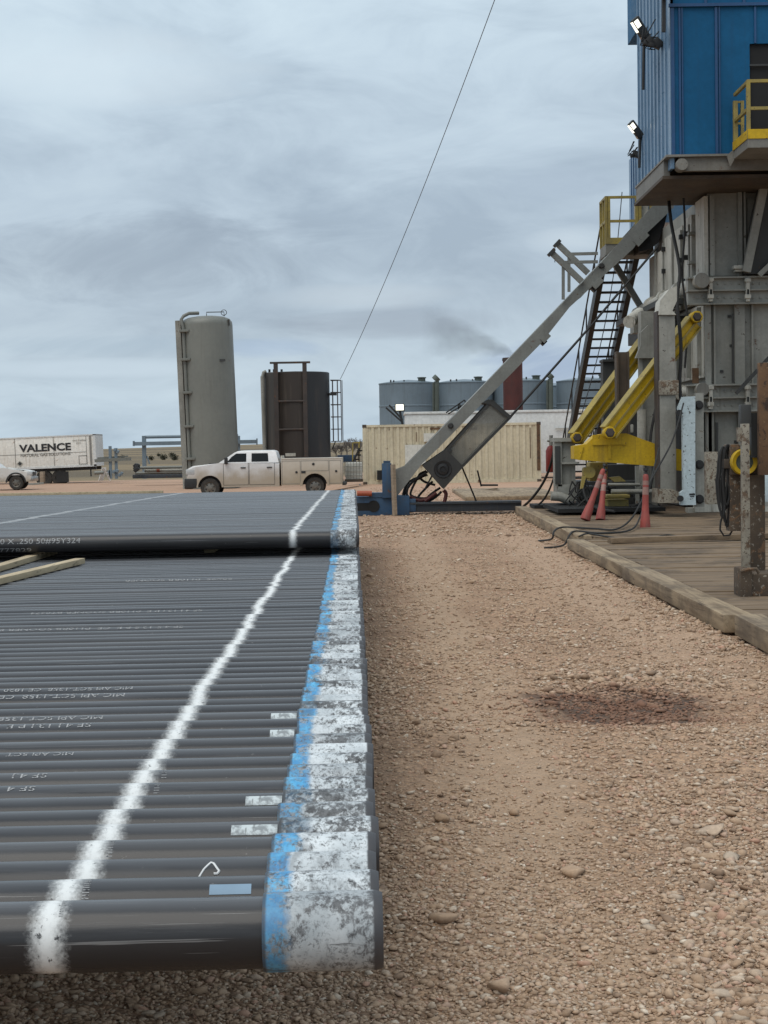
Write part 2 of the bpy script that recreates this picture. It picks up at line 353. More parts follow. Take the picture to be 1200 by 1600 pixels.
def truck_mat(name, base, z0, z1):
    k = NT(name); x, y, z = k.sep(k.obj)[:3]
    zz_ = k.math('ADD', z, k.math('MULTIPLY', k.math('SUBTRACT', k.noise(1.6, 6, .65), .5), .9))
    dm = k.ss(zz_, z0, z1, 1.0, 0.0)
    dm = k.math('MAXIMUM', k.math('MULTIPLY', dm, .85), k.math('MULTIPLY', k.ss(k.noise(2.5, 6, .7), .3, .7), .25))
    col = k.mix(dm, base, (.30, .235, .155))
    return k.fin(col, k.ss(dm, 0, 1, .3, .75), 0)
M['truck_white'] = truck_mat('dusty white truck paint', (.66, .67, .68), .65, 1.5)
M['truck_body'] = truck_mat('dusty service body paint', (.58, .545, .48), .5, 1.9)
M['pickup_white'] = truck_mat('muddy white pickup paint', (.62, .62, .60), .35, .85)

# ground
def gh(x, y):                                 # lie of the land: the pad dips a little beyond the racks on the left
    x = np.asarray(x, float); y = np.asarray(y, float)
    s = lambda t: t*t*(3-2*t)
    a = s(np.clip((y-40)/18, 0, 1)); b = s(np.clip((-.4-x)/3.0, 0, 1))
    z = -.29*a*b
    z = z + 2.9*s(np.clip((y-105)/330, 0, 1)) * (0.75+0.25*np.sin(x*.012+1.2)) + .35*np.sin(x*.035+y*.02)*s(np.clip((y-110)/60, 0, 1))
    return z
def lattice(seed, n=256):
    return np.random.default_rng(seed).random((n, n))
def vnoise(x, y, lat):
    n = lat.shape[0]; xi = np.floor(x).astype(int); yi = np.floor(y).astype(int); fx = x-xi; fy = y-yi
    fx = fx*fx*(3-2*fx); fy = fy*fy*(3-2*fy)
    g = lambda a, b: lat[a % n, b % n]
    return (g(xi, yi)*(1-fx)+g(xi+1, yi)*fx)*(1-fy)+(g(xi, yi+1)*(1-fx)+g(xi+1, yi+1)*fx)*fy
LA, LB, LC = lattice(1), lattice(2), lattice(3)
def micro(x, y):                              # small unevenness of the gravel near the viewer
    f = np.clip(1-(y-14)/30, 0, 1)
    h = .030*(vnoise(x*1.1, y*1.1, LA)-.5) + .026*(vnoise(x*4, y*4, LB)-.5) + .014*(vnoise(x*13, y*13, LC)-.5) + .008*(vnoise(x*34, y*34, LA)-.5)
    h = h - .016*np.exp(-((x-.55-.12*np.sin(y*.5))/.17)**2) - .014*np.exp(-((x-2.2-.1*np.sin(y*.4))/.2)**2)*(y > 8) + .010*np.exp(-((x-.95-.12*np.sin(y*.5))/.16)**2)
    pit = np.exp(-(((x-1.5)/.62)**2+((y-9.7)/.75)**2)); rim = np.exp(-(((x-1.55)/.75)**2+((y-10.6)/.45)**2))
    return h*(.4+.6*f) - .035*pit + .035*rim*(.4+vnoise(x*9, y*9, LB))
def gz(x, y): return gh(x, y) + micro(np.asarray(x, float), np.asarray(y, float))

def ground_mat():
    k = NT('gravel pad and dry prairie'); geo = k.n('ShaderNodeNewGeometry'); pos = geo.outputs['Position']
    x, y, z = k.sep(pos)[:3]
    n1_ = k.noise(.9, 6, .6, vec=pos); n2_ = k.noise(6, 6, .65, vec=pos); n3_ = k.noise(34, 5, .7, vec=pos)
    col = k.mix(k.ss(n1_, .3, .7), (.395, .270, .180), (.305, .203, .133))
    vb = k.vor(52, vec=pos); vb.inputs['Randomness'].default_value = 1.0
    vs_ = k.vor(23, vec=pos)
    hue = k.ramp(k.sep(vb.outputs['Color'])[0], [(0, (.62, .58, .55)), (.4, (.95, .93, .92)), (.7, (1.10, 1.02, .96)), (1, (1.40, 1.33, 1.24))])
    col = k.mix(.75, col, hue, 'MULTIPLY')
    col = k.mix(1.0, col, k.ramp(n3_, [(.2, (.66, .64, .62)), (.55, (1, 1, 1)), (.85, (1.3, 1.28, 1.25))]), 'MULTIPLY')
    # compacted wheel track: finer and a little yellower
    wob = k.math('MULTIPLY', k.math('SUBTRACT', k.noise(.5, 4, vec=pos), .5), .9)
    tr = k.math('ABSOLUTE', k.math('SUBTRACT', k.math('ADD', x, wob), .58))
    trm = k.math('MULTIPLY', k.ss(tr, .12, .42, 1, 0), .75)
    col = k.mix(trm, col, k.mix(k.ss(n2_, .3, .7), (.43, .305, .207), (.345, .240, .158)))
    tr2 = k.math('ABSOLUTE', k.math('SUBTRACT', k.math('ADD', x, wob), 2.35))
    trm2 = k.math('MULTIPLY', k.math('MULTIPLY', k.ss(tr2, .25, .6, 1, 0), k.ss(y, 9, 14)), .7)
    col = k.mix(trm2, col, k.mix(k.ss(n2_, .3, .7), (.47, .325, .222), (.38, .26, .175)))
    # dark reddish spill
    dx = k.math('DIVIDE', k.math('SUBTRACT', x, 1.45), .70); dy = k.math('DIVIDE', k.math('SUBTRACT', y, 9.9), .75)
    q = k.math('ADD', k.math('ADD', k.math('MULTIPLY', dx, dx), k.math('MULTIPLY', dy, dy)), k.math('MULTIPLY', k.math('SUBTRACT', k.noise(4, 6, .7, vec=pos), .5), 3.4))
    col = k.mix(k.math('MULTIPLY', k.ss(q, .1, 1.2, 1, 0), .92), col, k.mix(k.ss(n2_, .35, .6), (.10, .052, .032), (.055, .036, .027)))
    # moister soil plus the pipe rack's shade, painted as one dark strip
    damp_shade = k.ss(k.math('ADD', x, k.math('MULTIPLY', k.math('SUBTRACT', k.noise(3, 5, .65, vec=pos), .5), .7)), -.1, .22, 1, 0)
    col = k.mix(k.math('MULTIPLY', damp_shade, .45), col, (.16, .10, .062))
    # redder scoria further back, then dry grass
    far = k.ss(y, 16, 50)
    col = k.mix(k.math('MULTIPLY', far, .75), col, k.mix(k.ss(k.noise(.35, 5, .6, vec=pos), .3, .7), (.47, .30, .205), (.39, .25, .175)))
    gr = k.ss(k.math('ADD', y, k.math('MULTIPLY', k.math('SUBTRACT', k.noise(.09, 4, vec=pos), .5), 10)), 99, 104)
    gc = k.mix(k.ss(k.noise(1.0, 5, .6, vec=k.map((.02, .055, 1), vec=pos)), .35, .62), (.20, .15, .085), (.11, .085, .052))
    col = k.mix(gr, col, gc)
    hb = k.math('ADD', k.math('MULTIPLY', vb.outputs['Distance'], -.8), k.math('ADD', k.math('MULTIPLY', vs_.outputs['Distance'], -.9), k.math('MULTIPLY', n3_, .7)))
    return k.fin(col, .95, 0, hb, .85, .016)
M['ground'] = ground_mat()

def stone_mat():
    k = NT('gravel stones'); a = k.n('ShaderNodeAttribute', attribute_name='tint'); t = a.outputs['Fac']
    geo = k.n('ShaderNodeNewGeometry')
    col = k.ramp(t, [(0, (.245, .170, .12)), (.2, (.355, .248, .168)), (.42, (.425, .303, .212)), (.64, (.475, .35, .253)), (.80, (.43, .35, .275)), (.88, (.44, .265, .19)), (.95, (.53, .43, .335)), (1, (.60, .52, .43))])
    x, y, z = k.sep(geo.outputs['Position'])[:3]
    dx = k.math('DIVIDE', k.math('SUBTRACT', x, 1.45), .72); dy = k.math('DIVIDE', k.math('SUBTRACT', y, 9.75), .62)
    q = k.math('ADD', k.math('ADD', k.math('MULTIPLY', dx, dx), k.math('MULTIPLY', dy, dy)), k.math('MULTIPLY', k.math('SUBTRACT', k.noise(4, 5, .7, vec=geo.outputs['Position']), .5), 3.2))
    col = k.mix(k.math('MULTIPLY', k.ss(q, .1, 1.1, 1, 0), .85), col, (.105, .055, .038))
    col = k.mix(k.math('MULTIPLY', k.ss(q, .9, 1.9, 1, 0), .35), col, (.30, .15, .095))
    col = k.mix(1.0, col, k.ramp(k.noise(45, 5, .7, vec=geo.outputs['Position']), [(.25, (.72, .70, .68)), (.75, (1.18, 1.16, 1.12))]), 'MULTIPLY')
    return k.fin(col, .95, 0, k.noise(120, 4, .6, vec=geo.outputs['Position']), .3, .004)
M['stone'] = stone_mat()

# ------------------------------------------------------------------ mesh helpers
ORI = {}
def tag(o, label=None, cat=None, group=None, kind=None):
    if label: o['label'] = label
    if cat: o['category'] = cat
    if group: o['group'] = group
    if kind: o['kind'] = kind
    return o
def thing(name, label, cat, loc=(0, 0, 0), group=None):
    o = bpy.data.objects.new(name, None); COL.objects.link(o); o.location = loc; o.empty_display_size = .2
    ORI[o.name] = Vector(loc); return tag(o, label, cat, group)
class MB:
    def __init__(s): s.b = bmesh.new()
    def box(s, c, d, rot=None, bev=0.0):
        r = bmesh.ops.create_cube(s.b, size=1.0)['verts']
        mt = Matrix.Translation(Vector(c)) @ (rot.to_4x4() if rot else Matrix.Identity(4)) @ Matrix.Diagonal((*d, 1))
        bmesh.ops.transform(s.b, matrix=mt, verts=r)
        if bev:
            es = list({e for v in r for e in v.link_edges})
            bmesh.ops.bevel(s.b, geom=es, offset=bev, segments=2, affect='EDGES', profile=.6)
        return s
    def span(s, a, b, bev=0.0):                # box between two corners
        a = Vector(a); b = Vector(b)
        return s.box((a+b)/2, [max(abs(q), 1e-4) for q in (b-a)], None, bev)
    def beam(s, p0, p1, w, h, up=(0, 0, 1), bev=0.0):
        p0 = Vector(p0); p1 = Vector(p1); d = p1-p0; L = d.length; d = d/L; up = Vector(up)
        sd_ = d.cross(up)
        if sd_.length < 1e-4: sd_ = d.cross(Vector((0, 1, 0)))
        sd_.normalize(); u = sd_.cross(d)
        rot = Matrix((d, sd_, u)).transposed()
        return s.box((p0+p1)/2, (L, w, h), rot, bev)
    def tube(s, pts, r, n=8, caps=True):
        pts = [Vector(p) for p in pts]; rings = []
        prev = None
        for i, p in enumerate(pts):
            t = (pts[min(i+1, len(pts)-1)]-pts[max(i-1, 0)]).normalized()
            if prev is None:
                a = Vector((0, 0, 1)) if abs(t.z) < .9 else Vector((0, 1, 0)); a = (a - t*a.dot(t)).normalized()
            else: a = (prev - t*prev.dot(t)).normalized()
            prev = a; bb = t.cross(a); rr = r[i] if isinstance(r, (list, tuple)) else r
            rings.append([s.b.verts.new(p+(a*math.cos(2*math.pi*k/n)+bb*math.sin(2*math.pi*k/n))*rr) for k in range(n)])
        for A, B in zip(rings, rings[1:]):
            for k in range(n): s.b.faces.new((A[k], A[(k+1) % n], B[(k+1) % n], B[k]))
        if caps:
            s.b.faces.new(rings[0][::-1]); s.b.faces.new(rings[-1])
        return s
    def lathe(s, prof, c=(0, 0, 0), axis='Z', n=32):  # prof: (radius, height)
        c = Vector(c); rings = []
        def pt(r, h, a):
            q = (r*math.cos(a), r*math.sin(a), h)
            if axis == 'X': q = (h, q[0], q[1])
            if axis == 'Y': q = (q[0], h, q[1])
            return c+Vector(q)
        for r_, h in prof:
            rings.append([s.b.verts.new(pt(max(r_, 1e-4), h, 2*math.pi*k/n)) for k in range(n)])
        for A, B in zip(rings, rings[1:]):
            for k in range(n): s.b.faces.new((A[k], A[(k+1) % n], B[(k+1) % n], B[k]))
        return s
    def prism(s, pts, y0, y1):                 # outline in x-z, thickness along y
        A = [s.b.verts.new((p[0], y0, p[1])) for p in pts]; B = [s.b.verts.new((p[0], y1, p[1])) for p in pts]
        n = len(pts); s.b.faces.new(A); s.b.faces.new(B[::-1])
        for k in range(n): s.b.faces.new((A[k], B[k], B[(k+1) % n], A[(k+1) % n]))
        return s
    def quad(s, *p):
        s.b.faces.new([s.b.verts.new(q) for q in p]); return s
    def build(s, name, mat, parent=None, loc=None, smooth=35, **tg):
        bmesh.ops.recalc_face_normals(s.b, faces=s.b.faces)
        o0 = ORI[parent.name] if parent is not None else Vector(loc if loc is not None else (0, 0, 0))
        if o0.length > 0: bmesh.ops.translate(s.b, verts=s.b.verts, vec=-o0)
        me = bpy.data.meshes.new(name); s.b.to_mesh(me); s.b.free()
        me.shade_smooth(); me.set_sharp_from_angle(angle=R(smooth))
        o = bpy.data.objects.new(name, me); COL.objects.link(o); me.materials.append(mat if not isinstance(mat, str) else M[mat])
        if parent is not None: o.parent = parent
        elif loc is not None: o.location = loc
        ORI[o.name] = o0
        return tag(o, **tg)
def parts(mb, name, mat, parent):              # every separate piece becomes a part of its own
    mb.b.verts.ensure_lookup_table(); seen = set(); out = []
    for v in mb.b.verts:
        if v in seen: continue
        st_, comp = [v], []
        seen.add(v)
        while st_:
            q = st_.pop(); comp.append(q)
            for e in q.link_edges:
                w = e.other_vert(q)
                if w not in seen: seen.add(w); st_.append(w)
        nb = MB(); mp = {q: nb.b.verts.new(q.co) for q in comp}
        for f in {f for q in comp for f in q.link_faces}: nb.b.faces.new([mp[q] for q in f.verts])
        out.append(nb.build(name, mat, parent))
    mb.b.free(); return out
def XZ(px, py, Y):
    p = P(px, py, Y); return (p.x, p.z)
def pbox(mb, x0, y0, x1, y1, Y, dep, bev=0.0):  # a box whose front face covers these picture bounds at distance Y
    xm, ym = (x0+x1)/2, (y0+y1)/2
    a, b = P(x0, ym, Y).x, P(x1, ym, Y).x; t, l = P(xm, y0, Y).z, P(xm, y1, Y).z
    mb.span((a, Y, l), (b, Y+dep, t), bev); return mb
def text(body, size, mat, parent, fn, ext=0.0, cuts=0, name='lettering', align='LEFT', bold=0.0, xs=1.0):
    cu = bpy.data.curves.new('t', 'FONT'); cu.body = body; cu.size = size; cu.align_x = align; cu.offset = bold; cu.resolution_u = 3
    ob = bpy.data.objects.new('t', cu); COL.objects.link(ob)
    dg = bpy.context.evaluated_depsgraph_get(); me = bpy.data.meshes.new_from_object(ob.evaluated_get(dg))
    bpy.data.objects.remove(ob); bpy.data.curves.remove(cu)
    if cuts:
        b = bmesh.new(); b.from_mesh(me)
        bmesh.ops.triangulate(b, faces=b.faces); bmesh.ops.subdivide_edges(b, edges=b.edges, cuts=cuts); b.to_mesh(me); b.free()
    o0 = ORI[parent.name]
    for v in me.vertices: v.co = Vector(fn(v.co.x*xs, v.co.y)) - o0
    me.name = name; o = bpy.data.objects.new(name, me); COL.objects.link(o); me.materials.append(M[mat]); o.parent = parent; ORI[o.name] = o0
    return o

# ================================================================== SETTING
def np_mesh(name, V, Fq, mat, n=4):
    me = bpy.data.meshes.new(name); me.vertices.add(len(V)); me.vertices.foreach_set('co', V.astype(np.float32).ravel())
    nf = len(Fq); me.loops.add(nf*n); me.loops.foreach_set('vertex_index', Fq.astype(np.int32).ravel())
    me.polygons.add(nf); me.polygons.foreach_set('loop_start', np.arange(0, nf*n, n, dtype=np.int32)); me.polygons.foreach_set('loop_total', np.full(nf, n, np.int32))
    me.update(calc_edges=True); me.materials.append(mat)
    o = bpy.data.objects.new(name, me); COL.objects.link(o); return o
def ground():
    def grow(v, step, lim, r):
        out = []
        while v < lim: out.append(v); v += step; step *= r
        return out+[lim]
    xs = np.array([-q for q in grow(1.8, .06, 4000, 1.09)][::-1] + list(np.arange(-1.76, 4.2, .018)) + grow(4.22, .06, 4000, 1.09))
    ys = np.array([-q for q in grow(3.0, .3, 400, 1.3)][::-1] + list(np.arange(-2.6, 3.2, .4)) + grow(3.3, .02, 4500, 1.0105))
    Xg, Yg = np.meshgrid(xs, ys); Zg = gz(Xg, Yg)
    V = np.stack([Xg, Yg, Zg], -1).reshape(-1, 3); nx, ny = len(xs), len(ys)
    i = np.arange(ny-1)[:, None]*nx+np.arange(nx-1)[None, :]
    Fq = np.stack([i, i+1, i+nx+1, i+nx], -1).reshape(-1, 4)
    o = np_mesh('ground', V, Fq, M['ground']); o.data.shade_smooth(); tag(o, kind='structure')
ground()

def stones():
    b = bmesh.new(); bmesh.ops.create_icosphere(b, subdivisions=1, radius=1); b.verts.ensure_lookup_table()
    v0 = np.array([v.co[:] for v in b.verts]); f0 = np.array([[v.index for v in f.verts] for f in b.faces]); b.free()
    b = bmesh.new(); bmesh.ops.create_icosphere(b, subdivisions=2, radius=1); b.verts.ensure_lookup_table()
    v1 = np.array([v.co[:] for v in b.verts]); f1 = np.array([[v.index for v in f.verts] for f in b.faces]); b.free()
    Vs, Fs, Ts = [], [], []; off = 0
    def batch(n, base, faces, ya, yb, xa, xb, smin, smax, power, keepfn):
        nonlocal off
        u = rng.random(n); y = 1/(1/ya+u*(1/yb-1/ya)); x = xa+rng.random(n)*(xb-xa)
        k = keepfn(x, y) > rng.random(n); x, y = x[k], y[k]; n = len(x)
        s = smin*(smax/smin)**(rng.random(n)**power)
        sc = np.stack([s*(.8+.6*rng.random(n)), s*(.7+.5*rng.random(n)), s*(.38+.35*rng.random(n))], -1)
        vv = np.repeat(base[None], n, 0)*(1+.34*(rng.random((n, len(base), 1))-.5))
        for _ in range(8):                      # broken faces
            nn = rng.normal(size=(n, 1, 3)); nn /= np.linalg.norm(nn, axis=-1, keepdims=True)
            dd = (vv*nn).sum(-1, keepdims=True); vv = vv - nn*np.maximum(0, dd-(.34+.42*rng.random((n, 1, 1))))
        vv = vv*sc[:, None, :]
        a = rng.random(n)*6.283; ca, sa = np.cos(a)[:, None], np.sin(a)[:, None]
        tl = (rng.random((n, 1))-.5)*.6
        xr = vv[..., 0]*ca-vv[..., 1]*sa; yr = vv[..., 0]*sa+vv[..., 1]*ca; zr = vv[..., 2]+xr*tl
        z = gz(x, y)+sc[:, 2]*.35
        V = np.stack([xr+x[:, None], yr+y[:, None], zr+z[:, None]], -1)
        Fc = faces[None]+(np.arange(n)*len(base))[:, None, None]+off
        off += n*len(base); Vs.append(V.reshape(-1, 3)); Fs.append(Fc.reshape(-1, 3)); Ts.append(np.repeat(rng.random(n), len(base)))
    def dens(x, y):
        w = .9*(vnoise(x*.5+9, y*.5, LA)-.5)
        tr = np.clip((np.abs(x+w-.58)-.15)/.5, 0, 1); tr2 = np.where(y > 9, np.clip((np.abs(x+w-2.35)-.2)/.5, 0, 1), 1)
        cl_ = np.clip((vnoise(x*1.4, y*1.4, LB)-.15)*1.6, .1, 1)
        return np.clip((.16+.84*tr)*(.3+.7*tr2)*cl_, .05, 1)
    near = lambda x, y: dens(x, y)
    some = lambda x, y: .25+.75*dens(x, y)
    batch(85000, v0, f0, 4.0, 13, -1.3, 3.0, .0045, .014, 1.2, some)
    batch(16000, v0, f0, 4.0, 12, -1.3, 3.0, .011, .026, 1.6, near)
    batch(15000, v0, f0, 4.0, 9.5, .8, 2.6, .008, .026, 1.5, lambda x, y: np.clip((x-.75+.5*(vnoise(x*1.2, y*1.2, LC)-.5))/.5, 0, 1)*(.4+.6*vnoise(x*2, y*2, LB)))
    batch(1500, v0, f0, 4.1, 8, .9, 2.4, .017, .042, 1.8, lambda x, y: np.clip((x-1.0)/.6, 0, 1)*vnoise(x*1.7, y*1.7, LA))
    batch(2600, v0, f0, 4.0, 11, -1.2, 3.0, .018, .036, 2.2, near)
    batch(60000, v0, f0, 4.05, 7.2, -1.2, 2.0, .004, .013, 1.1, lambda x, y: np.clip((7.2-y)/1.6, .12, 1)*(.45+.55*vnoise(x*2.2, y*2.2, LC)))
    batch(9000, v0, f0, 4.05, 6.4, -1.2, 1.8, .010, .024, 1.5, lambda x, y: np.clip((6.4-y)/1.2, .05, 1)*(.3+.7*vnoise(x*2.2+4, y*2.2, LA)))
    batch(1500, v0, f0, 4.05, 5.6, .85, 1.8, .014, .034, 1.4, lambda x, y: np.clip((x-.85)/.4, 0, 1))
    batch(60000, v0, f0, 9, 42, -.6, 3.1, .008, .026, 1.5, some)
    batch(260, v1, f1, 4.2, 30, -.3, 3.0, .035, .058, 2.2, near)
    batch(900, v0, f0, 9.4, 12.2, .7, 2.6, .02, .06, 1.6, lambda x, y: np.exp(-(((x-1.55)/.7)**2+((y-10.6)/.5)**2)))
    batch(1500, v0, f0, 12, 34, 2.55, 2.95, .012, .05, 1.5, lambda x, y: np.clip((x-2.5)/.4, 0, 1))
    batch(9000, v0, f0, 28, 62, -.5, 3.2, .012, .06, 1.6, lambda x, y: .3+.7*dens(x, y))
    o = np_mesh('gravel_stones', np.concatenate(Vs), np.concatenate(Fs), M['stone'], 3)
    at = o.data.attributes.new('tint', 'FLOAT', 'POINT'); at.data.foreach_set('value', np.concatenate(Ts).astype(np.float32))
    tag(o, 'loose tan and reddish gravel stones scattered over the pad', 'gravel', kind='stuff')
stones()

# ================================================================== PIPE RACK
PITCH, Y0, ZL, ZU, RB, RC = .1565, 3.08, .69, .89, .0698, .0775
YAW = .0195
def pipe_meshes(n):
    b = MB(); b.lathe([(0, -11.6), (RB-.006, -11.6), (RB, -11.59), (RB, -6), (RB, -.20)], axis='X', n=n)
    c = MB(); c.lathe([(RB-.004, -.236), (RC-.002, -.236), (RC, -.231), (RC, -.016), (RC-.0025, -.006), (RC-.005, 0), (.063, 0), (.060, -.012), (.057, -.16), (.0001, -.16)], axis='X', n=n)
    return b, c
PIPE_SRC = {}
ORDW = ['first', 'second', 'third', 'fourth', 'fifth', 'sixth', 'seventh', 'eighth', 'ninth', 'tenth', 'eleventh', 'twelfth', 'thirteenth', 'fourteenth', 'fifteenth', 'sixteenth', 'seventeenth', 'eighteenth', 'nineteenth', 'twentieth']
def make_pipe(k, upper, lod, label, plain=False):
    y = Y0+PITCH*k; z = ZU if upper else ZL
    x = -.019-YAW*(y-Y0)+random.uniform(-.006, .006)
    if k == 0: x = -.016
    key = (upper, lod)
    if key not in PIPE_SRC:
        b, c = pipe_meshes(lod)
        po = b.build('steel_pipe', 'pipe_up' if upper else 'pipe_low', loc=None); co = c.build('coupling', 'coupling', parent=po)
        PIPE_SRC[key] = (po, co); o, c2 = po, co
    else:
        po, co = PIPE_SRC[key]
        o = po.copy(); COL.objects.link(o); c2 = co.copy(); COL.objects.link(c2); c2.parent = o
        ORI[o.name] = Vector((0, 0, 0))
    o.location = (x, y+(random.uniform(-.0006, .0006)), z+random.uniform(-.004, .002)); o.rotation_euler = (0, 0, YAW+random.uniform(-.0006, .0006))
    c2.rotation_euler = (random.uniform(0, 6.28), 0, 0)
    tag(o, label, 'steel pipe', 'black casing pipes in the raised second layer' if upper else 'black casing pipes in the lower layer')
    return o
def wrapf(xr, phi0, flip, x_sign, r=RB+.0012):
    def fn(tx, ty):
        ph = phi0 + (ty/r if flip else -ty/r)
        return (xr + x_sign*tx, -r*math.sin(ph), r*math.cos(ph))
    return fn
def patch(parent, x0, x1, a0, a1, mat, name='paper_label'):
    mb = MB(); n = 6; r = RB+.001
    for i in range(n):
        p, q = R(a0+(a1-a0)*i/n), R(a0+(a1-a0)*(i+1)/n)
        mb.quad((x0, -r*math.sin(p), r*math.cos(p)), (x1, -r*math.sin(p), r*math.cos(p)), (x1, -r*math.sin(q), r*math.cos(q)), (x0, -r*math.sin(q), r*math.cos(q)))
    return mb.build(name, mat, parent)
extra = {0: 'nearest black casing pipe at the front edge, its full round side in view',
         1: 'second black casing pipe from the front, with a faded blue label beside its coupling',
         2: 'third black casing pipe from the front, with a white hand drawn hook mark',
         3: 'fourth black casing pipe from the front, with a bare patch in its white band',
         4: 'fifth black casing pipe from the front, with a long pale label at its coupling',
         6: 'seventh black casing pipe from the front, with a pale label beside its coupling',
         7: 'eighth black casing pipe from the front, stencilled SF 4 upside down',
         8: 'ninth black casing pipe from the front, stencilled SF 4.J upside down',
         12: 'thirteenth black casing pipe from the front, with a smudged label at its coupling',
         13: 'fourteenth black casing pipe from the front, stencilled SF 4.J 13.J P E',
         14: 'fifteenth black casing pipe from the front, with stencil and a label at its coupling',
         17: 'eighteenth black casing pipe from the front, stencilled MIC API 5CT-1358 CE 1L upside down',
         18: 'nineteenth black casing pipe from the front, stencilled MIC API 5CT-1358 1820 upside down',
         31: 'black casing pipe midway up the lower layer, stencilled P110RB SOONER BT0474 upside down',
         36: 'black casing pipe just beyond mid lower layer, stencilled SF 4.J 12.J P E',
         49: 'black casing pipe near the back of the lower layer, stencilled 50#95 P110RB'}
PL = {}
for k in range(0, 139):
    lab = extra.get(k)
    if not lab:
        if k < 20: lab = ORDW[k]+' black casing pipe from the front of the lower layer, without label or stencil'
        elif k < 62: lab = 'plain black casing pipe in the narrow looking further rows of the lower layer'
        else: lab = 'black casing pipe of the lower layer hidden beneath the raised second layer'
    PL[k] = make_pipe(k, False, 64 if k < 4 else (40 if k < 16 else 24), lab)
NU = 78
for k in range(63, 63+NU):
    lab = 'plain black casing pipe in the raised second layer, crossed by two thin white bands'
    if k == 63: lab = 'front black casing pipe of the raised second layer, stencilled 500 X .250 in white'
    if k == 62+NU: lab = 'farthest black casing pipe of the raised second layer, below the white service truck'
    PL[('u', k)] = make_pipe(k, True, 40 if k == 63 else 24, lab)
def px2x(px, k, off=12):                       # local x along a pipe for a picture column
    y = Y0+PITCH*k
    return (px-600-off)/F_PX*(y) - PL[k].location.x
for k, a, b, mt in [(1, 330, 395, 'label_blue'), (4, 365, 437, 'label'), (6, 388, 445, 'label'), (12, 428, 466, 'label'), (14, 430, 470, 'label')]:
    patch(PL[k], px2x(a, k), px2x(b, k), 16 if k > 1 else 26, 44 if k > 1 else 47, M[mt])
for k, px, s, size, xs in [(8, 76, 'SF 4.J', .034, 1.35), (7, 57, 'SF 4', .034, 1.35), (13, 146, 'SF 4.J 13.J P E', .036, 1.4), (14, 165, 'MIC API 5CT-1358 C', .036, 1.25),
                           (17, 200, 'MIC API 5CT-1358  CE  1L', .040, 1.2), (18, 212, 'MIC API 5CT-1358  CE 1820', .034, 1.2),
                           (31, 292, 'SF 4.5 12.5 P E  CE  P110RB SOONER BT0474 0 MC', .045, 1.25), (36, 322, 'SF 4.J 12.J P E  P110RB SOONER BT0474', .045, 1.25), (49, 370, '50#95  P110RB SOONER', .05, 1.4), (10, 118, 'MIC API 5CT', .028, 1.3)]:
    text(s, size, 'stencil', PL[k], wrapf(px2x(px, k, 8), R(8 if k < 20 else 0), True, -1), cuts=1, name='stencil_lettering', xs=xs)
u0 = PL[('u', 63)]
yy = Y0+PITCH*63
text('500 X .250 50#95Y324', .066, 'stencil', u0, wrapf((185-603)/F_PX*yy-u0.location.x-1.02, R(84), False, 1), cuts=1, name='stencil_lettering', xs=1.18)
text('777829', .060, 'stencil', u0, wrapf((4-603)/F_PX*yy-u0.location.x, R(146), False, 1), cuts=1, name='stencil_lettering', xs=1.5)
def ticks(k, px, a0, a1, n, w):
    mb = MB(); x = px2x(px, k); r = RB+.001
    for i in range(n):
        p = R(a0+(a1-a0)*i/(n-1)); q = p+R(1.5)
        mb.quad((x, -r*math.sin(p), r*math.cos(p)), (x+w, -r*math.sin(p), r*math.cos(p)), (x+w, -r*math.sin(q), r*math.cos(q)), (x, -r*math.sin(q), r*math.cos(q)))
    mb.build('tick_marks', M['stencil'], PL[k])
ticks(0, 96, -5, 38, 11, .008); ticks(1, 133, -8, 48, 11, .014); ticks(3, 171, -8, 46, 9, .014); ticks(7, 246, -5, 40, 7, .014); ticks(8, 258, 0, 34, 5, .014)
def scribble():
    mb = MB(); pts = []
    r = RB+.001
    for px, a in [(312, 58), (316, 50), (322, 36), (332, 20), (336, 22), (342, 34), (346, 41), (343, 46), (336, 46)]:
        pts.append((px2x(px, 2), -r*math.sin(R(a)), r*math.cos(R(a))))
    out = []
    for a, b in zip(pts, pts[1:]):
        for t in (0, .25, .5, .75):
            q = Vector(a).lerp(Vector(b), t); yz = Vector((0, q.y, q.z)).normalized()*r; out.append((q.x, yz.y, yz.z))
    mb.tube(out, .0026, 5); mb.build('hook_mark', M['chalk'], PL[2])
scribble()
# timber between and on the layers
def board(name, a, b, w, h, mat, label, cat='timber', group=None):
    mb = MB(); mb.beam(a, b, w, h, bev=.004); c = (Vector(a)+Vector(b))/2
    return mb.build(name, mat, loc=(c.x, c.y, c.z-h/2), label=label, cat=cat, group=group)
zt = ZL+RB+.022
board('dunnage_board', (-2.415, 12.4, zt), (-2.98, 7.6, zt), .085, .043, 'lumber', 'long pale timber board lying free on the lower pipes, nearer the viewer', group='pale timber boards on the lower pipes')
board('dunnage_board', (-2.885, 13.6, zt), (-2.97, 8.2, zt), .085, .043, 'lumber', 'pale timber board running in under the raised pipe layer at left', group='pale timber boards on the lower pipes')
for x in (-1.5, -6.0, -9.8):
    board('spacer_board', (x, 13.4, zt+.003), (x-.22, 25.0, zt+.003), .09, .044, 'lumber', 'timber spacer board hidden between the two pipe layers', group='spacer boards between the pipe layers')
rk = thing('pipe_rack', 'dark steel rack of rails and legs carrying the black pipes', 'pipe rack', (-5, 13, 0))
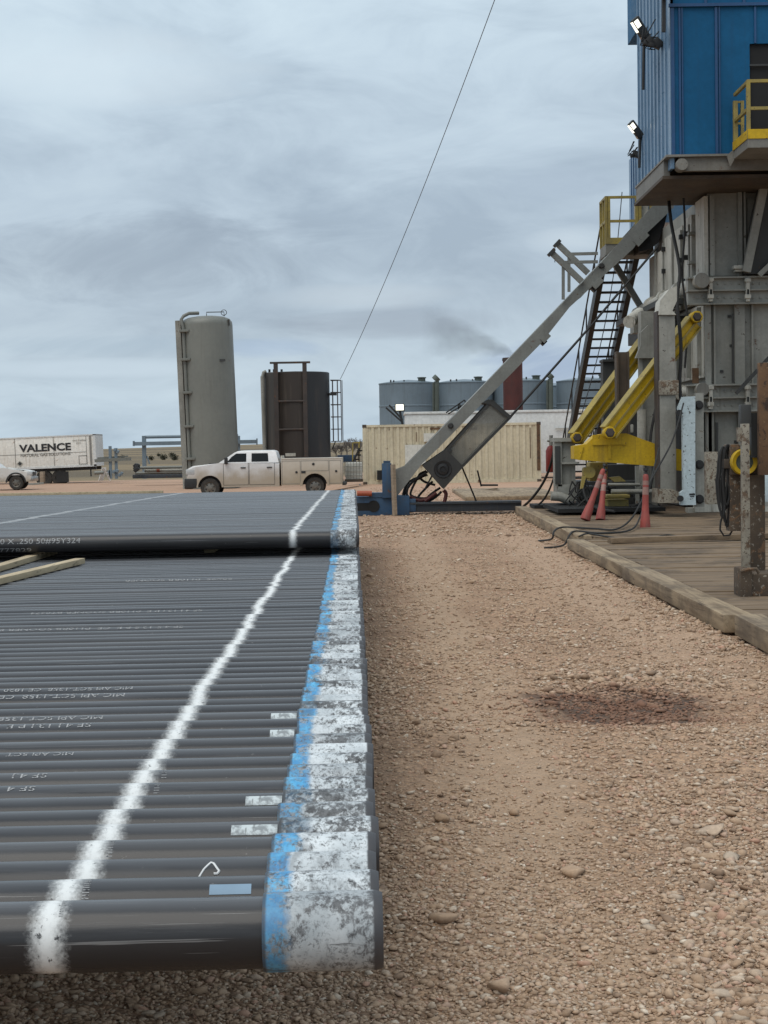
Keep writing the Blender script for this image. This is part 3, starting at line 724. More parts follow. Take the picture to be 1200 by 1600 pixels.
for x in (-2.6, -6.4, -10.2):
    MB().beam((x, 3.4, ZL-RC-.10), (x-.42, 24.8, ZL-RC-.10), .12, .19).build('rail', 'steel_dark', rk)
    for y in (5.5, 11, 17, 23):
        mb = MB(); xx = x-.0195*(y-3.4); mb.span((xx-.06, y-.06, -.05), (xx+.06, y+.06, ZL-RC-.2)); mb.span((xx-.2, y-.3, -.02), (xx+.2, y+.3, .03)); mb.build('leg', 'steel_dark', rk)
board('edge_board', (-6.5, 25.2, ZU+.075), (-3.55, 25.24, ZU+.075), .06, .06, 'lumber', 'pale timber board along the far edge of the raised pipes')

# ================================================================== TIMBER MATS on the right
def mat(name, x0, x1, y0, y1, h, label, rot=0.0, edge=True):
    cx, cy = (x0+x1)/2, (y0+y1)/2
    t = thing(name, label, 'timber mat', (cx, cy, -.02), 'timber mats under the rig')
    mb = MB(); y = y0; i = 0
    while y < y1-.05:
        w = min(random.uniform(.24, .31), y1-y); dz = random.uniform(-.012, .006)
        mb.span((x0+(.26 if edge else 0)+random.uniform(0, .02), y+.008, -.02), (x1, y+w-.008, h+dz), .012); y += w
    mb.build('planks', 'mat_wood', t)
    if edge:
        mb = MB(); yy_ = y0; 
        n = max(1, round((y1-y0)/5.5)); L = (y1-y0)/n
        for i in range(n): mb.span((x0+random.uniform(-.015, .015), y0+i*L+.01, .022), (x0+.25, y0+(i+1)*L-.012, h+.012+random.uniform(-.008, .008)), .018)
        mb.build('edge_timber', 'mat_edge', t)
    t.rotation_euler = (0, 0, rot)
    return t
mat('timber_mat', 2.88, 6.6, 9.2, 13.05, .185, 'nearest timber mat, cut off by the right edge at the stand post', R(-.8))
mat('timber_mat', 2.84, 7.2, 13.2, 24.2, .165, 'long pale edged timber mat beside the gravel lane', R(.2))
mat('timber_mat', 3.02, 9.0, 24.4, 36.3, .19, 'muddy timber mat under the orange cones and yellow frame', R(-.3))
mat('timber_mat', 7.25, 13.5, 14.5, 24.2, .15, 'timber mat behind the rusty stand at the right edge', 0, False)
mat('timber_mat', 6.5, 15, 29.5, 45, .16, 'timber mat carrying the grey substructure', 0, False)
board('loose_plank', (3.3, 22.9, .215), (6.2, 23.6, .215), .22, .075, 'mat_wood', 'thick muddy plank lying across the mats by the right cone', 'plank')
board('lath', (5.0, 19.0, .18), (6.9, 17.5, .18), .06, .03, 'mat_edge', 'thin pale lath lying on the long mat', 'plank')
def mud():
    for i, (x, y, s, lb) in enumerate([(5.0, 17.8, .28, 'small dark heap of mud and roots in the middle of the mat'), (4.05, 15.6, .30, 'dark heap of mud and roots against the stand base')]):
        mb = MB()
        for j in range(70):
            a = random.random()*6.28; d = abs(random.gauss(0, s*.55)); px_, py_ = x+d*math.cos(a), y+1.3*d*math.sin(a); q = random.uniform(.012, .04)*(1.2-d/s*.4)
            mb.box((px_, py_, .17+q*.4), (q*2, q*1.5, max(q, .01)), Matrix.Rotation(random.random()*3, 3, Vector((random.random(), random.random(), 1)).normalized()))
        mb.build('mud_clod', 'brown', loc=(x, y, .16), label=lb, cat='mud')
mud()

# ================================================================== RIG SUBSTRUCTURE
YF = 32.0
sub = thing('rig_substructure', 'tall weathered grey steel substructure under the blue rig house', 'rig structure', (8.6, 34, .16))
XL, XR = 6.58, 13.5
def zf(py, Y=YF, px=1140): return P(px, py, Y).z
def xf(px, Y=YF, py=600): return P(px, py, Y).x
mb = MB(); mb.span((XL+.12, YF+.12, .2), (XR, YF+6.5, zf(300))); mb.build('body', 'grey', sub)
# front face: plates, ribs, flanged cross beams
mb = MB()
for (a, b, c, d) in [(1106, 300, 1155, 431), (1118, 474, 1200, 600), (1118, 642, 1200, 792), (1168, 310, 1260, 431), (1200, 474, 1280, 600), (1200, 642, 1280, 792)]:
    pbox(mb, a, c if False else b, c, d, YF+.06, .07)
parts(mb, 'front_plate', 'grey', sub)
mb = MB()
for px, y0_, y1_, w in [(1113, 305, 431, 7), (1157, 300, 431, 6), (1164, 300, 431, 3), (1108, 474, 792, 8), (1117, 474, 600, 3), (1156, 474, 600, 16), (1176, 474, 600, 3), (1160, 642, 792, 12), (1112, 642, 792, 9)]:
    pbox(mb, px-w/2, y0_, px+w/2, y1_, YF-.05, .12)
parts(mb, 'rib', 'grey', sub)
for (ya, yb, xa) in [(431, 474, 1075), (599, 642, 1075)]:
    mb = MB(); pbox(mb, xa, ya+2, 1300, yb-2, YF-.10, .2)
    for q in (ya, ya+20, yb-2): pbox(mb, xa, q, 1300, q+2.5, YF-.22, .30)
    for q in range(xa+14, 1215, 11):
        for yq in (ya+12, yb-9):
            if abs(q-1111) > 7 and abs(q-1169) > 7: c = P(q, yq, YF-.11); mb.box(c, (.035, .03, .035), Matrix.Rotation(.5, 3, 'Y'))
    mb.build('cross_beam', 'grey', sub)
    for px in (1111, 1169):
        mb = MB(); pbox(mb, px-3, ya+3, px+3, yb-3, YF-.27, .16, .01); pbox(mb, px-4.5, ya+4, px+4.5, ya+9, YF-.30, .1); pbox(mb, px-4.5, yb-14, px+4.5, yb-8, YF-.30, .1)
        hb_ = mb.build('hinge_bracket', 'grey_pale', sub)
        mb = MB(); pbox(mb, px-1.6, ya+21, px+1.6, ya+31, YF-.275, .02); mb.build('bracket_slot', 'black', hb_)
mb = MB(); pbox(mb, 1075, 792, 1300, 800, YF-.05, .3); pbox(mb, 1086, 770, 1130, 800, YF-.15, .2); mb.build('base_beam', 'grey_pale', sub)
# diagonal brace and gusset at the right edge
mb = MB(); mb.prism([XZ(1163, 428, YF-.3), XZ(1176, 340, YF-.3), XZ(1200, 232, YF-.3), XZ(1262, 215, YF-.3), XZ(1262, 428, YF-.3)], YF-.30, YF-.1); mb.build('gusset', 'grey_dark', sub)
mb = MB(); mb.beam(P(1186, 430, YF-.4), P(1290, 330, YF-.4), .06, .10); mb.beam(P(1166, 425, YF-.38), P(1204, 240, YF-.38), .12, .16); mb.build('brace', 'grey', sub)
mb = MB(); pbox(mb, 1147, 414, 1166, 420, YF-.3, .25, .02); pbox(mb, 1149, 421, 1164, 424, YF-.25, .2); mb.build('pad_eye', 'grey_pale', sub)
mb = MB(); mb.beam(P(1150, 615, YF-.5), P(1205, 555, YF-.5), .05, .07); mb.build('brace', 'grey_dark', sub)
# side face (towards the ramp): pale plates with a dark slot, running away from the viewer
def side(mbx, ya, yb, z0, z1, x=XL, t=.08): mbx.span((x, ya, z0), (x+t, yb, z1))
mb = MB(); side(mb, YF-.02, YF+.85, 4.93, zf(306)); mb.build('side_plate', 'grey_pale', sub)
mb = MB(); side(mb, YF+.86, YF+1.16, 4.9, 6.35, XL+.10, .02); mb.build('dark_slot', 'black', sub)
mb = MB(); side(mb, YF+1.17, YF+2.05, 4.5, 6.4, XL-.02); side(mb, YF+2.06, YF+4.2, 4.5, 6.3, XL-.04); side(mb, YF+4.22, YF+6.4, 4.4, 6.1, XL-.02); mb.build('side_plate', 'grey_pale', sub)
mb = MB()
for y in (YF+1.5, YF+2.0, YF+4.1):
    for z in (5.0, 5.5, 6.0): mb.span((XL-.12, y, z), (XL+.02, y+.10, z+.1))
parts(mb, 'latch', 'steel_dark', sub)
mb = MB(); side(mb, YF+.2, YF+6.4, 2.95, 4.45, XL+.02); mb.build('side_plate', 'grey_pale', sub)
mb = MB(); side(mb, YF+.6, YF+6.4, .25, 2.7, XL+.05); mb.build('side_plate', 'grey_dark', sub)
mb = MB(); pbox(mb, 1082, 575, 1092, 599, YF-.03, .04); mb.build('rust_plate', 'rust', sub)
# horizontal spacer pipes running back along the side
for (z, r, yb) in [(P(1083, 441, YF).z, .155, YF+7.4), (P(1087, 609, YF).z, .13, YF+5)]:
    mb = MB(); x = XL-.12; mb.tube([(x, YF-.35, z), (x, YF+1.7, z)], r, 16); mb.tube([(x-.06, YF+1.7, z), (x-.06, yb, z)], r*.85, 16)
    for y in (YF+1.65, YF+3.5, YF+5.2): mb.tube([(x-.03, y, z), (x-.03, y+.22, z)], r*1.3, 16)
    mb.build('spacer_pipe', 'grey_pale', sub)
    mb = MB(); mb.tube([(x, YF-.37, z), (x, YF-.352, z)], r*.98, 20); mb.build('pipe_end_cap', 'deck', sub)
mb = MB(); mb.beam((XL-.45, YF+1.2, 4.6), (XL-.45, YF+7.4, 4.6), .5, .12); mb.beam((XL-.2, YF+2, 4.2), (XL-.2, YF+7.4, 4.2), .4, .3); mb.build('side_flange', 'grey_dark', sub)
mb = MB()
for y in (YF+1.19, YF+2.07, YF+3.1, YF+4.22, YF+5.3): mb.span((XL-.09, y-.02, 4.5), (XL-.05, y+.02, 6.2))
for y in (YF+.5, YF+1.6, YF+2.8, YF+4.0): mb.span((XL-.06, y-.04, 3.0), (XL+.015, y+.04, 4.4))
parts(mb, 'stiffener', 'grey', sub)
mb = MB()
for z in (4.75, 5.35, 5.95): mb.span((XL-.13, YF+.9, z), (XL+.09, YF+1.12, z+.06))
parts(mb, 'rung', 'grey', sub)
mb = MB()
for px, py in [(1140, 494), (1143, 540), (1128, 580), (1150, 690), (1136, 720)]: pbox(mb, px-2.5, py-2, px+2.5, py+2, YF+.03, .04)
parts(mb, 'weld_bead', 'grey_dark', sub)
mb = MB(); mb.tube([P(1120, 660, YF-.1), P(1120, 740, YF-.1), P(1135, 752, YF-.1), P(1190, 752, YF-.1)], .03, 8); mb.tube([P(1145, 490, YF-.1), P(1145, 598, YF-.1)], .022, 8); mb.build('conduit_run', 'grey_dark', sub)

# column standing in front, with the pinned pale blue link
cl = thing('jacking_column', 'grey square jacking column with peeling collar, left of the pale blue link', 'column', (5.5, 30.4, .3))
YC = 30.4
mb = MB(); pbox(mb, 1031, 486, 1056, 780, YC, .42, .015); mb.build('post', 'column', cl)
mb = MB(); mb.prism([XZ(1029, 492, YC-.03), XZ(1031, 470, YC), XZ(1045, 452, YC), XZ(1057, 447, YC), XZ(1057, 470, YC), XZ(1050, 486, YC), XZ(1056, 492, YC)], YC-.05, YC+.47); mb.build('head', 'grey_pale', cl)
mb = MB(); pbox(mb, 1030, 594, 1061, 617, YC-.05, .55, .02); mb.build('collar', 'peel', cl)
mb = MB(); mb.prism([XZ(1028, 786, YC-.08), XZ(1028, 764, YC-.08), XZ(1050, 764, YC-.08), XZ(1068, 772, YC-.08), XZ(1068, 781, YC-.08), XZ(1062, 786, YC-.08)], YC-.1, YC+.6); mb.build('foot', 'peel', cl)
mb = MB(); pbox(mb, 1028, 486, 1031, 786, YC+.02, .4); mb.build('rusty_edge', 'dark_rust', cl)
lk = thing('pinned_link', 'chipped pale blue steel link hanging beside the grey column', 'link', (5.75, 29.8, .3))
YK = 30.0
mb = MB(); mb.prism([XZ(1060, 637, YK), XZ(1067, 620, YK), XZ(1086.5, 619, YK), XZ(1086.5, 768, YK), XZ(1087.5, 789, YK), XZ(1064, 789, YK), XZ(1063, 770, YK), XZ(1068, 766, YK), XZ(1067, 650, YK), XZ(1061, 647, YK)], YK, YK+.16); mb.build('link_bar', 'white_blue', lk)
mb = MB(); pbox(mb, 1087.5, 614, 1100, 792, YK+.25, .2); mb.build('mount_plate', 'grey', lk)
mb = MB()
for (px, py) in [(1092, 633), (1093, 726), (1093, 780)]:
    c = P(px, py, YK+.22); mb.lathe([(0, -.05), (.055, -.05), (.06, 0), (.09, .002), (.09, .04)], c, 'Y', 14)
for (px, py) in [(1061, 645), (1063, 779)]:
    c = P(px, py, YK-.03); mb.lathe([(0, -.03), (.06, -.03), (.06, .05)], c, 'Y', 14)
parts(mb, 'pin', 'steel_dark', lk)
mb = MB(); pbox(mb, 1077, 771, 1086, 774, YK-.004, .003); pbox(mb, 1078, 775, 1085, 776.5, YK-.004, .003); mb.build('stamped_mark', 'black_ink', lk)

# yellow raising frame
yf = thing('yellow_raising_frame', 'worn yellow frame with two slanting arms pinned to the substructure', 'lifting frame', (4.8, 31, .3))
YB = 30.9
mb = MB(); mb.prism([XZ(897, 697, YB), XZ(916, 694, YB), XZ(931, 680, YB), XZ(942, 678, YB), XZ(979, 677, YB), XZ(1028, 695, YB), XZ(1066, 703, YB), XZ(1066, 736, YB), XZ(1029, 729, YB), XZ(909, 719, YB), XZ(897, 717, YB)], YB, YB+.55); mb.build('beam', 'yellow', yf)
mb = MB(); mb.prism([XZ(897, 697, YB-.02), XZ(912, 697, YB-.02), XZ(906, 719, YB-.02), XZ(897, 717, YB-.02)], YB-.03, YB-.003); pbox(mb, 926, 679, 979, 695, YB-.035, .03); pbox(mb, 950, 690, 955, 717, YB-.02, .015); mb.build('doubler_plate', 'yellow', yf)
def arm(p0, Y0_, p1, Y1_, w, h, nm):
    a, b = P(*p0, Y0_), P(*p1, Y1_); mb_ = MB(); mb_.beam(a, b, w, h, bev=.01); ob = mb_.build(nm, 'yellow', yf)
    d = (b-a).normalized(); sdv = d.cross(Vector((0, 0, 1))).normalized(); u = sdv.cross(d)
    mb2 = MB()
    for s in (-1, 1):
        o_ = u*(s*(h/2+.012)); mb2.beam(a+o_, b+o_, w+.08, .03)
    mb2.beam(a+sdv*(w/2+.012)-u*.01, b+sdv*(w/2+.012)-u*.01, .025, .035)
    if sdv.y > 0: mb2.beam(a-sdv*(w/2+.012)-u*.01, b-sdv*(w/2+.012)-u*.01, .025, .035)
    mb2.build('arm_flange', 'yellow_dim', ob)
arm((950, 676), 30.65, (1084, 503), 31.4, .12, .29, 'arm')
arm((899, 685), 33.5, (1012, 531), 34.6, .12, .29, 'arm')
for (px, py, Y_) in [(953, 676, 30.45), (1089, 495, 31.2), (902, 684, 33.3)]:
    mb = MB(); c = P(px, py, Y_); mb.lathe([(0, -.02), (.11, -.02), (.12, 0), (.12, .3), (0, .3)], c, 'Y', 20); ob = mb.build('pivot_boss', 'yellow', yf)
    mb = MB(); mb.lathe([(0, -.08), (.068, -.08), (.068, -.025), (.095, -.022)], c, 'Y', 6); mb.build('pivot_nut', 'dark_rust', ob)
mb = MB(); mb.prism([XZ(1056, 514, 31.6), XZ(1062, 505, 31.6), XZ(1070, 505, 31.6), XZ(1072, 520, 31.6), XZ(1064, 530, 31.6)], 31.6, 31.8); mb.build('lug', 'yellow_dim', yf)
mb = MB()
pbox(mb, 921, 722, 950, 752, 31.6, .5, .05); pbox(mb, 912, 730, 926, 748, 31.3, .3, .04); mb.prism([XZ(952, 746, 31.2), XZ(968, 744, 31.2), XZ(978, 752, 31.2), XZ(960, 753, 31.2)], 31.2, 31.4); mb.prism([XZ(910, 744, 31), XZ(916, 744, 31), XZ(911, 763, 31), XZ(907, 764, 31)], 31, 31.1)
mb.tube([P(921, 738, 31.1), P(921, 738, 31.5)], .12, 16); mb.build('gear_housing', 'yellow_dim', yf)

# machinery base in the shade behind the yellow beam
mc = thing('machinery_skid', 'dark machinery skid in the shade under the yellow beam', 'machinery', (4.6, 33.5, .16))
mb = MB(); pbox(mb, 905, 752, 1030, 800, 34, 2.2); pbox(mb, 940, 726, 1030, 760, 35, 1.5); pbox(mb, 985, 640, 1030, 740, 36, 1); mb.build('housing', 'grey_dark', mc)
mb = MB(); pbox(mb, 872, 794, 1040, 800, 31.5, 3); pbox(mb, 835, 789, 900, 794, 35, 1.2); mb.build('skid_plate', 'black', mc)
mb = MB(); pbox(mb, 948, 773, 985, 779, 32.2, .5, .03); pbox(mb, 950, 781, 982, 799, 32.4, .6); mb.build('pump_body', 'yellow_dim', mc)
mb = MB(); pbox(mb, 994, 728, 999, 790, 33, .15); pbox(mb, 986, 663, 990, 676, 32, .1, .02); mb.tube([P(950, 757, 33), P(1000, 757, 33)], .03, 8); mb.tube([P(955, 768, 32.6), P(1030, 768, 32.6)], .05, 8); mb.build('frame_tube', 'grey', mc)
mb = MB()
for i in range(26):
    x = random.uniform(905, 1025); y = random.uniform(752, 792); pbox(mb, x, y, x+random.uniform(3, 12), y+random.uniform(3, 9), 33+random.random()*.9, .5, .02)
mb.build('valve_block', 'steel_dark', mc)
mb = MB()
for i in range(9):
    x = random.uniform(895, 930); pts = [P(x+random.uniform(-3, 3)+j*3*math.sin(i+j), 752+j*8, 32.6+.1*i) for j in range(6)]; mb.tube(pts, .016, 6)
mb.build('hose_bundle', 'rubber', mc)
gb = thing('hydraulic_tank', 'grey steel box stand left of the yellow beam, below the far arm', 'machine', (3.6, 34, .16))
mb = MB(); pbox(mb, 878, 684, 899, 762, 33.6, .6, .01); pbox(mb, 866, 688, 878, 760, 33.5, .25); pbox(mb, 866, 684, 900, 690, 33.45, .8); pbox(mb, 878, 722, 905, 725, 33.45, .7); pbox(mb, 872, 757, 901, 783, 33.5, .9); mb.build('frame', 'grey', gb)
mb = MB(); pbox(mb, 867.5, 697, 876, 756, 33.47, .02); mb.build('recess', 'grey_dark', gb)
mb = MB(); mb.tube([P(861, 775, 33.3), P(875, 776, 33.3), P(888, 781, 33.3)], .1, 12); mb.build('outlet_pipe', 'grey', gb)
hb = thing('leg_column', 'brown and grey twin steel columns behind the yellow arms', 'column', (4.9, 35, .16))
mb = MB(); pbox(mb, 967, 550, 981, 690, 32.6, .2); pbox(mb, 964, 549, 967, 690, 32.5, .3); pbox(mb, 981, 549, 984, 690, 32.5, .3); mb.build('brown_column', 'brown', hb)
mb = MB(); pbox(mb, 943, 562, 963, 760, 36.4, .4); pbox(mb, 942, 561, 964, 565, 36.3, .6); mb.build('grey_column', 'grey_dark', hb)
mb = MB(); pbox(mb, 1003, 486, 1026, 790, 33.8, .4); pbox(mb, 1000, 520, 1005, 790, 33.7, .2); pbox(mb, 990, 495, 1001, 520, 35.5, .5); mb.build('grey_column', 'grey', hb)
mb = MB(); mb.tube([P(983, 503, 34.6), P(1000, 490, 35.4)], .14, 14); mb.build('pipe_stub', 'grey_pale', hb)
mb = MB(); mb.prism([XZ(992, 560, 33.7), XZ(1000, 540, 33.7), XZ(1000, 520, 33.7), XZ(1012, 508, 33.7), XZ(1022, 520, 33.7), XZ(1022, 540, 33.7), XZ(1030, 560, 33.7)], 33.6, 33.75); mb.build('lug_plate', 'grey', hb)

# ================================================================== RIG HOUSE
YH = 30.0
hs = thing('rig_house', 'blue steel rig house cantilevered above the grey substructure', 'rig house', (8, 32, 7))
XH = P(1048.5, 130, YH).x; ZH = P(1090, 242, YH).z; XHR = 12.8
mb = MB(); mb.span((XH+.06, YH+.06, ZH), (XHR, YH+3.5, 12.6)); mb.build('core_wall', 'blue', hs)
mb = MB()
doorx0, doorx1, doorz1 = P(1171.5, 120, YH).x, 8.6, P(1185, 68, YH).z
mb.span((XH, YH, ZH), (doorx0, YH+.05, 12.6)); mb.span((doorx0, YH, doorz1), (XHR, YH+.05, 12.6)); mb.span((doorx1, YH, ZH), (XHR, YH+.05, doorz1)); mb.build('front_wall', 'blue', hs)
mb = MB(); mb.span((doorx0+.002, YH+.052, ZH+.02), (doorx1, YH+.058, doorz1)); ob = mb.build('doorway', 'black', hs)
mb = MB(); mb.span((doorx0, YH-.01, doorz1-.42), (doorx1, YH+.02, doorz1-.385)); mb.build('door_bar', 'grey_dark', ob)
mb = MB()
for px, w, top in [(1051, 5, 12), (1062, 3, 12), (1066, 2, 12), (1119, 4, 12), (1124, 2, 12), (1180, 3, 66)]:
    x = P(px, 130, YH).x; ww = w*YH/F_PX
    mb.span((x-ww/2, YH-.035, ZH if top == 12 else doorz1), (x+ww/2, YH-.002, P(1100, 12, YH).z))
mb.span((XH-.04, YH-.06, P(1100, 11, YH).z), (XHR, YH-.003, P(1100, 6, YH).z))
for px in (1100, 1160): mb.span((P(px, 0, YH).x, YH-.03, P(1100, 6, YH).z), (P(px, 0, YH).x+.05, YH-.002, 12.5))
parts(mb, 'seam', 'blue_seam', hs)
mb = MB(); y = YH; i = 0                       # ribbed side wall
while y < YH+3.5:
    mb.span((XH-.015, y, ZH-.25), (XH+.05, y+.36, 12.6)); mb.span((XH-.045, y+.36, ZH-.25), (XH+.05, y+.40, 12.6)); y += .40
mb.build('side_wall', 'blue_skylit', hs)
mb = MB(); mb.span((6.5, 38.25, 6.95), (9.5, 41.0, 8.95)); ob = mb.build('rear_cabin', 'blue_skylit', hs)
mb = MB()
for j in range(7): mb.span((6.48, 38.4+j*.36, 6.95), (6.499, 38.43+j*.36, 8.95))
parts(mb, 'rib', 'blue_seam', ob)
mb = MB(); mb.span((5.55, YH+3.55, 10.4), (9.5, YH+5.0, 13.2)); mb.build('upper_wall', 'blue', hs)
# deck under the house
XD = XH-.12
mb = MB(); mb.span((XD, YH-.10, ZH-.045), (XHR, YH+3.6, ZH-.003)); mb.span((XD+.25, YH-.02, ZH-.30), (XHR, YH+.12, ZH-.047)); mb.span((XD+.02, YH+.3, ZH-.34), (XD+.14, YH+3.55, ZH-.047)); mb.build('deck_beam', 'deck', hs)
mb = MB(); mb.span((XD-.02, YH+.2, ZH-.41), (XHR, YH+3.6, ZH-.35))
for y in (YH+.7, YH+1.4, YH+2.1, YH+2.8): mb.span((XD+.15, y, ZH-.348), (XHR, y+.12, ZH-.05))
mb.build('underside', 'brown', hs)
mb = MB(); c = Vector((XD+.30, YH-.06, ZH-.19)); mb.lathe([(0, -.05), (.11, -.05), (.12, 0), (.12, .2)], c, 'Y', 18); mb.build('hinge_end', 'deck', hs)
mb = MB(); mb.prism([(P(1133, 252, YH).x, ZH-.05), (P(1140, 240, YH).x, ZH+.03), (P(1146, 235, YH).x, ZH+.05), (P(1146, 246, YH).x, ZH-.1), (P(1138, 262, YH).x, ZH-.26)], YH-.16, YH-.11); mb.build('corner_bracket', 'deck', hs)
# balcony with yellow rails
XB = P(1143.5, 235, YH).x; YBN = 28.7; ZB = ZH+.04
bl = MB(); bl.span((XB, YBN, ZB-.16), (XHR, YH-.12, ZB)).build('balcony_floor', 'deck', hs)
mb = MB(); mb.span((XB, YBN-.015, ZB), (XHR, YBN, ZB+.17)); mb.span((XB-.015, YBN, ZB), (XB, YH-.13, ZB+.16)); ob = mb.build('toe_board', 'yellow', hs)
mb = MB()
def rail(a, b, r=.028): mb.beam(a, b, r*2, r*2)
for z in (ZB+.55, ZB+1.04):
    rail((XB, YBN+.03, z), (XHR, YBN+.03, z)); rail((XB+.03, YBN, z), (XB+.03, YH-.15, z-(.0)))
for x in (XB+.02, XB+1.5, XB+3): rail((x, YBN+.03, ZB), (x, YBN+.03, ZB+1.06), .033)
rail((XB+.03, YH-.18, ZB), (XB+.03, YH-.18, ZB+.92), .04); rail((XB+.16, YH-.18, ZB), (XB+.16, YH-.18, ZB+.92), .03)
for z in (ZB+.08, ZB+.5, ZB+.9): rail((XB+.03, YH-.18, z), (XB+.16, YH-.18, z), .02)
mb.build('guard_rail', 'yellow_dim', hs)

# floodlights on the house and a third by the container
def floodlight(name, pos, tilt, s, label, pole_to, yawd=0):
    t = thing(name, label, 'floodlight', pos, 'lit floodlights')
    rot = Matrix.Rotation(R(yawd), 3, 'Z') @ Matrix.Rotation(R(tilt), 3, 'Y')
    def add(mbx, c, d, bev=.01): mbx.box(Vector(pos)+rot @ Vector(c)*s, Vector(d)*s, rot, bev); return mbx
    add(MB(), (0, 0, .5), (.40, .20, .95), .03).build('housing', 'grey_dark', t)
    add(MB(), (-.205, 0, .68), (.012, .15, .46), .0).build('lens', 'lamp_on', t)
    add(MB(), (-.06, -.106, .74), (.22, .012, .30), .0).build('lens', 'lamp_on', t)
    add(MB(), (-.206, 0, .16), (.012, .12, .14), .0).build('reflector', 'chrome', t)
    mbx = MB(); mbx.tube([Vector(pos)+rot @ Vector((.05, 0, .05))*s, Vector(pole_to[0])] + [Vector(q) for q in pole_to[1:]], .03, 8); mbx.build('pole', 'steel_dark', t)
    return t
pa, pb_ = P(1011, 62, 31.2), P(1002, 215, 33)
floodlight('floodlight', pa, -38, .50, 'upper lit floodlight at the corner of the blue rig house', [P(1006, 70, 31.2), P(1005, 140, 31.2)], 25)
floodlight('floodlight', pb_, -42, .42, 'lower lit floodlight on the side of the blue rig house', [P(1000, 222, 33), P(999, 262, 33)], 25)
def junction(name, px, py, Y, label, n, s):
    mb_ = MB()
    for i in range(n):
        c = P(px+random.gauss(0, s), py+random.gauss(0, s*.7), Y+random.uniform(-.1, .1)); q = random.uniform(.05, .13); mb_.box(c, (q*1.6, q, q), Matrix.Rotation(random.random(), 3, 'Y'), .01)
    for i in range(n):
        a = P(px+random.gauss(0, s), py+random.gauss(0, s), Y); b = P(px+random.gauss(0, s*1.2), py-random.uniform(5, 45)*s/7, Y); mid = (a+b)/2+Vector((-.15, 0, -.1)); mb_.tube([a, mid, b], .012, 6)
    c = P(px, py, Y); mb_.build(name, 'steel_dark', loc=c, label=label, cat='cable box')
junction('junction_box', 1020, 68, 30.8, 'dark tangle of junction boxes and cables below the upper floodlight', 10, 6)
junction('junction_box', 994, 243, 38.1, 'dark junction box on the corner of the rear blue cabin', 6, 3.5)
mb = MB(); mb.beam(P(1037, 50, YH-.1), P(1037, -20, YH-.1), .07, .07); mb.beam(P(1038, -5, YH-.2), P(1046, -30, YH-.2), .2, .2); mb.build('conduit', 'steel_dark', loc=P(1037, 50, YH-.1), label='dark vertical conduit on the front corner of the blue house', cat='conduit')

# ================================================================== LANDING AND STAIR
ld = thing('stair_landing', 'steel landing with yellow rails at the top of the dark stair', 'landing', (5.9, 38.5, 6.2))
ZLd = 6.42
mb = MB(); mb.span((5.45, 38, ZLd-.26), (6.6, 39.0, ZLd)); mb.build('floor', 'deck', ld)
mb = MB(); mb.span((5.44, 37.98, ZLd), (6.6, 38.0, ZLd+.15)); mb.build('toe_board', 'yellow_dim', ld)
mb = MB()
for z in (ZLd+.55, ZLd+1.12): rail((5.47, 38.03, z), (6.6, 38.03, z), .03); rail((5.47, 38, z), (5.47, 39.0, z), .03)
for x in (5.47, 5.53, 6.2, 6.28, 6.55): rail((x, 38.03, ZLd), (x, 38.03, ZLd+1.14), .035)
for y in (38.5, 38.97): rail((5.47, y, ZLd), (5.47, y, ZLd+1.14), .03)
mb.build('guard_rail', 'yellow_dim', ld)
mb = MB(); mb.span((6.2, 38.1, ZLd+.25), (6.5, 38.4, ZLd+1.0)); mb.build('cable_box', 'grey_pale', ld)
st = thing('steel_stair', 'dark open tread steel stair running down behind the yellow frame', 'stair', (6.1, 46, .1))
sx0, sx1, ya, yb, za, zb_ = 5.62, 6.28, 39.0, 49.3, ZLd-.05, .15
n = 29
mb = MB()
for i in range(n+1):
    t_ = i/n; y = ya+(yb-ya)*t_; z = za+(zb_-za)*t_; mb.span((sx0, y-.12, z-.045), (sx1, y+.12, z))
parts(mb, 'tread', 'steel_dark', st)
for x in (sx0-.06, sx1+.06): MB().beam((x, ya-.1, za), (x, yb, zb_), .13, .34).build('stringer', 'steel_dark', st)
mb = MB()
for dx, dz in ((.1, 1.0), (.1, .55), (-.02, 1.0)):
    x = sx1+dx if dx > 0 else sx0-.08; mb.tube([(x, ya, za+dz), (x, yb, zb_+dz)], .022, 6)
for i in range(7):
    t_ = i/6
    for x in (sx1+.1, sx0-.08): mb.tube([(x, ya+(yb-ya)*t_, za+(zb_-za)*t_), (x, ya+(yb-ya)*t_, za+(zb_-za)*t_+1.0)], .022, 6)
mb.build('handrail', 'steel_dark', st)

# ================================================================== PIPE RAMP (slide up to the rig floor)
YR = 37.2
rp = thing('pipe_ramp', 'long slanting grey pipe ramp from the catwalk up to the rig floor', 'ramp', (1.0, YR, .2))
p_lo, p_hi = (623, 750), (1046, 309)
def along(t, off, Y=YR):                       # point along the ramp, offset across it in picture pixels (down-right positive)
    dx, dy = p_hi[0]-p_lo[0], p_hi[1]-p_lo[1]; L = math.hypot(dx, dy)
    return P(p_lo[0]+dx*t - dy/L*off, p_lo[1]+dy*t + dx/L*off, Y)
def rquad(t0, t1, o0, o1, Y): 
    return [(q.x, q.z) for q in (along(t0, o0, Y), along(t1, o0, Y), along(t1, o1, Y), along(t0, o1, Y))]
ol = [P(616, 735, YR), P(632, 729, YR), P(902, 451, YR), P(1024, 317, YR), P(1052, 313, YR), P(1053, 324, YR), P(1010, 365, YR), P(1001, 371, YR), P(990, 388, YR), P(890, 480, YR), P(845, 537, YR), P(685, 700, YR), P(660, 724, YR), P(620, 776, YR), P(616, 772, YR)]
mb = MB(); mb.prism([(q.x, q.z) for q in ol], YR, YR+.09); mb.build('side_rail', 'ramp', rp)
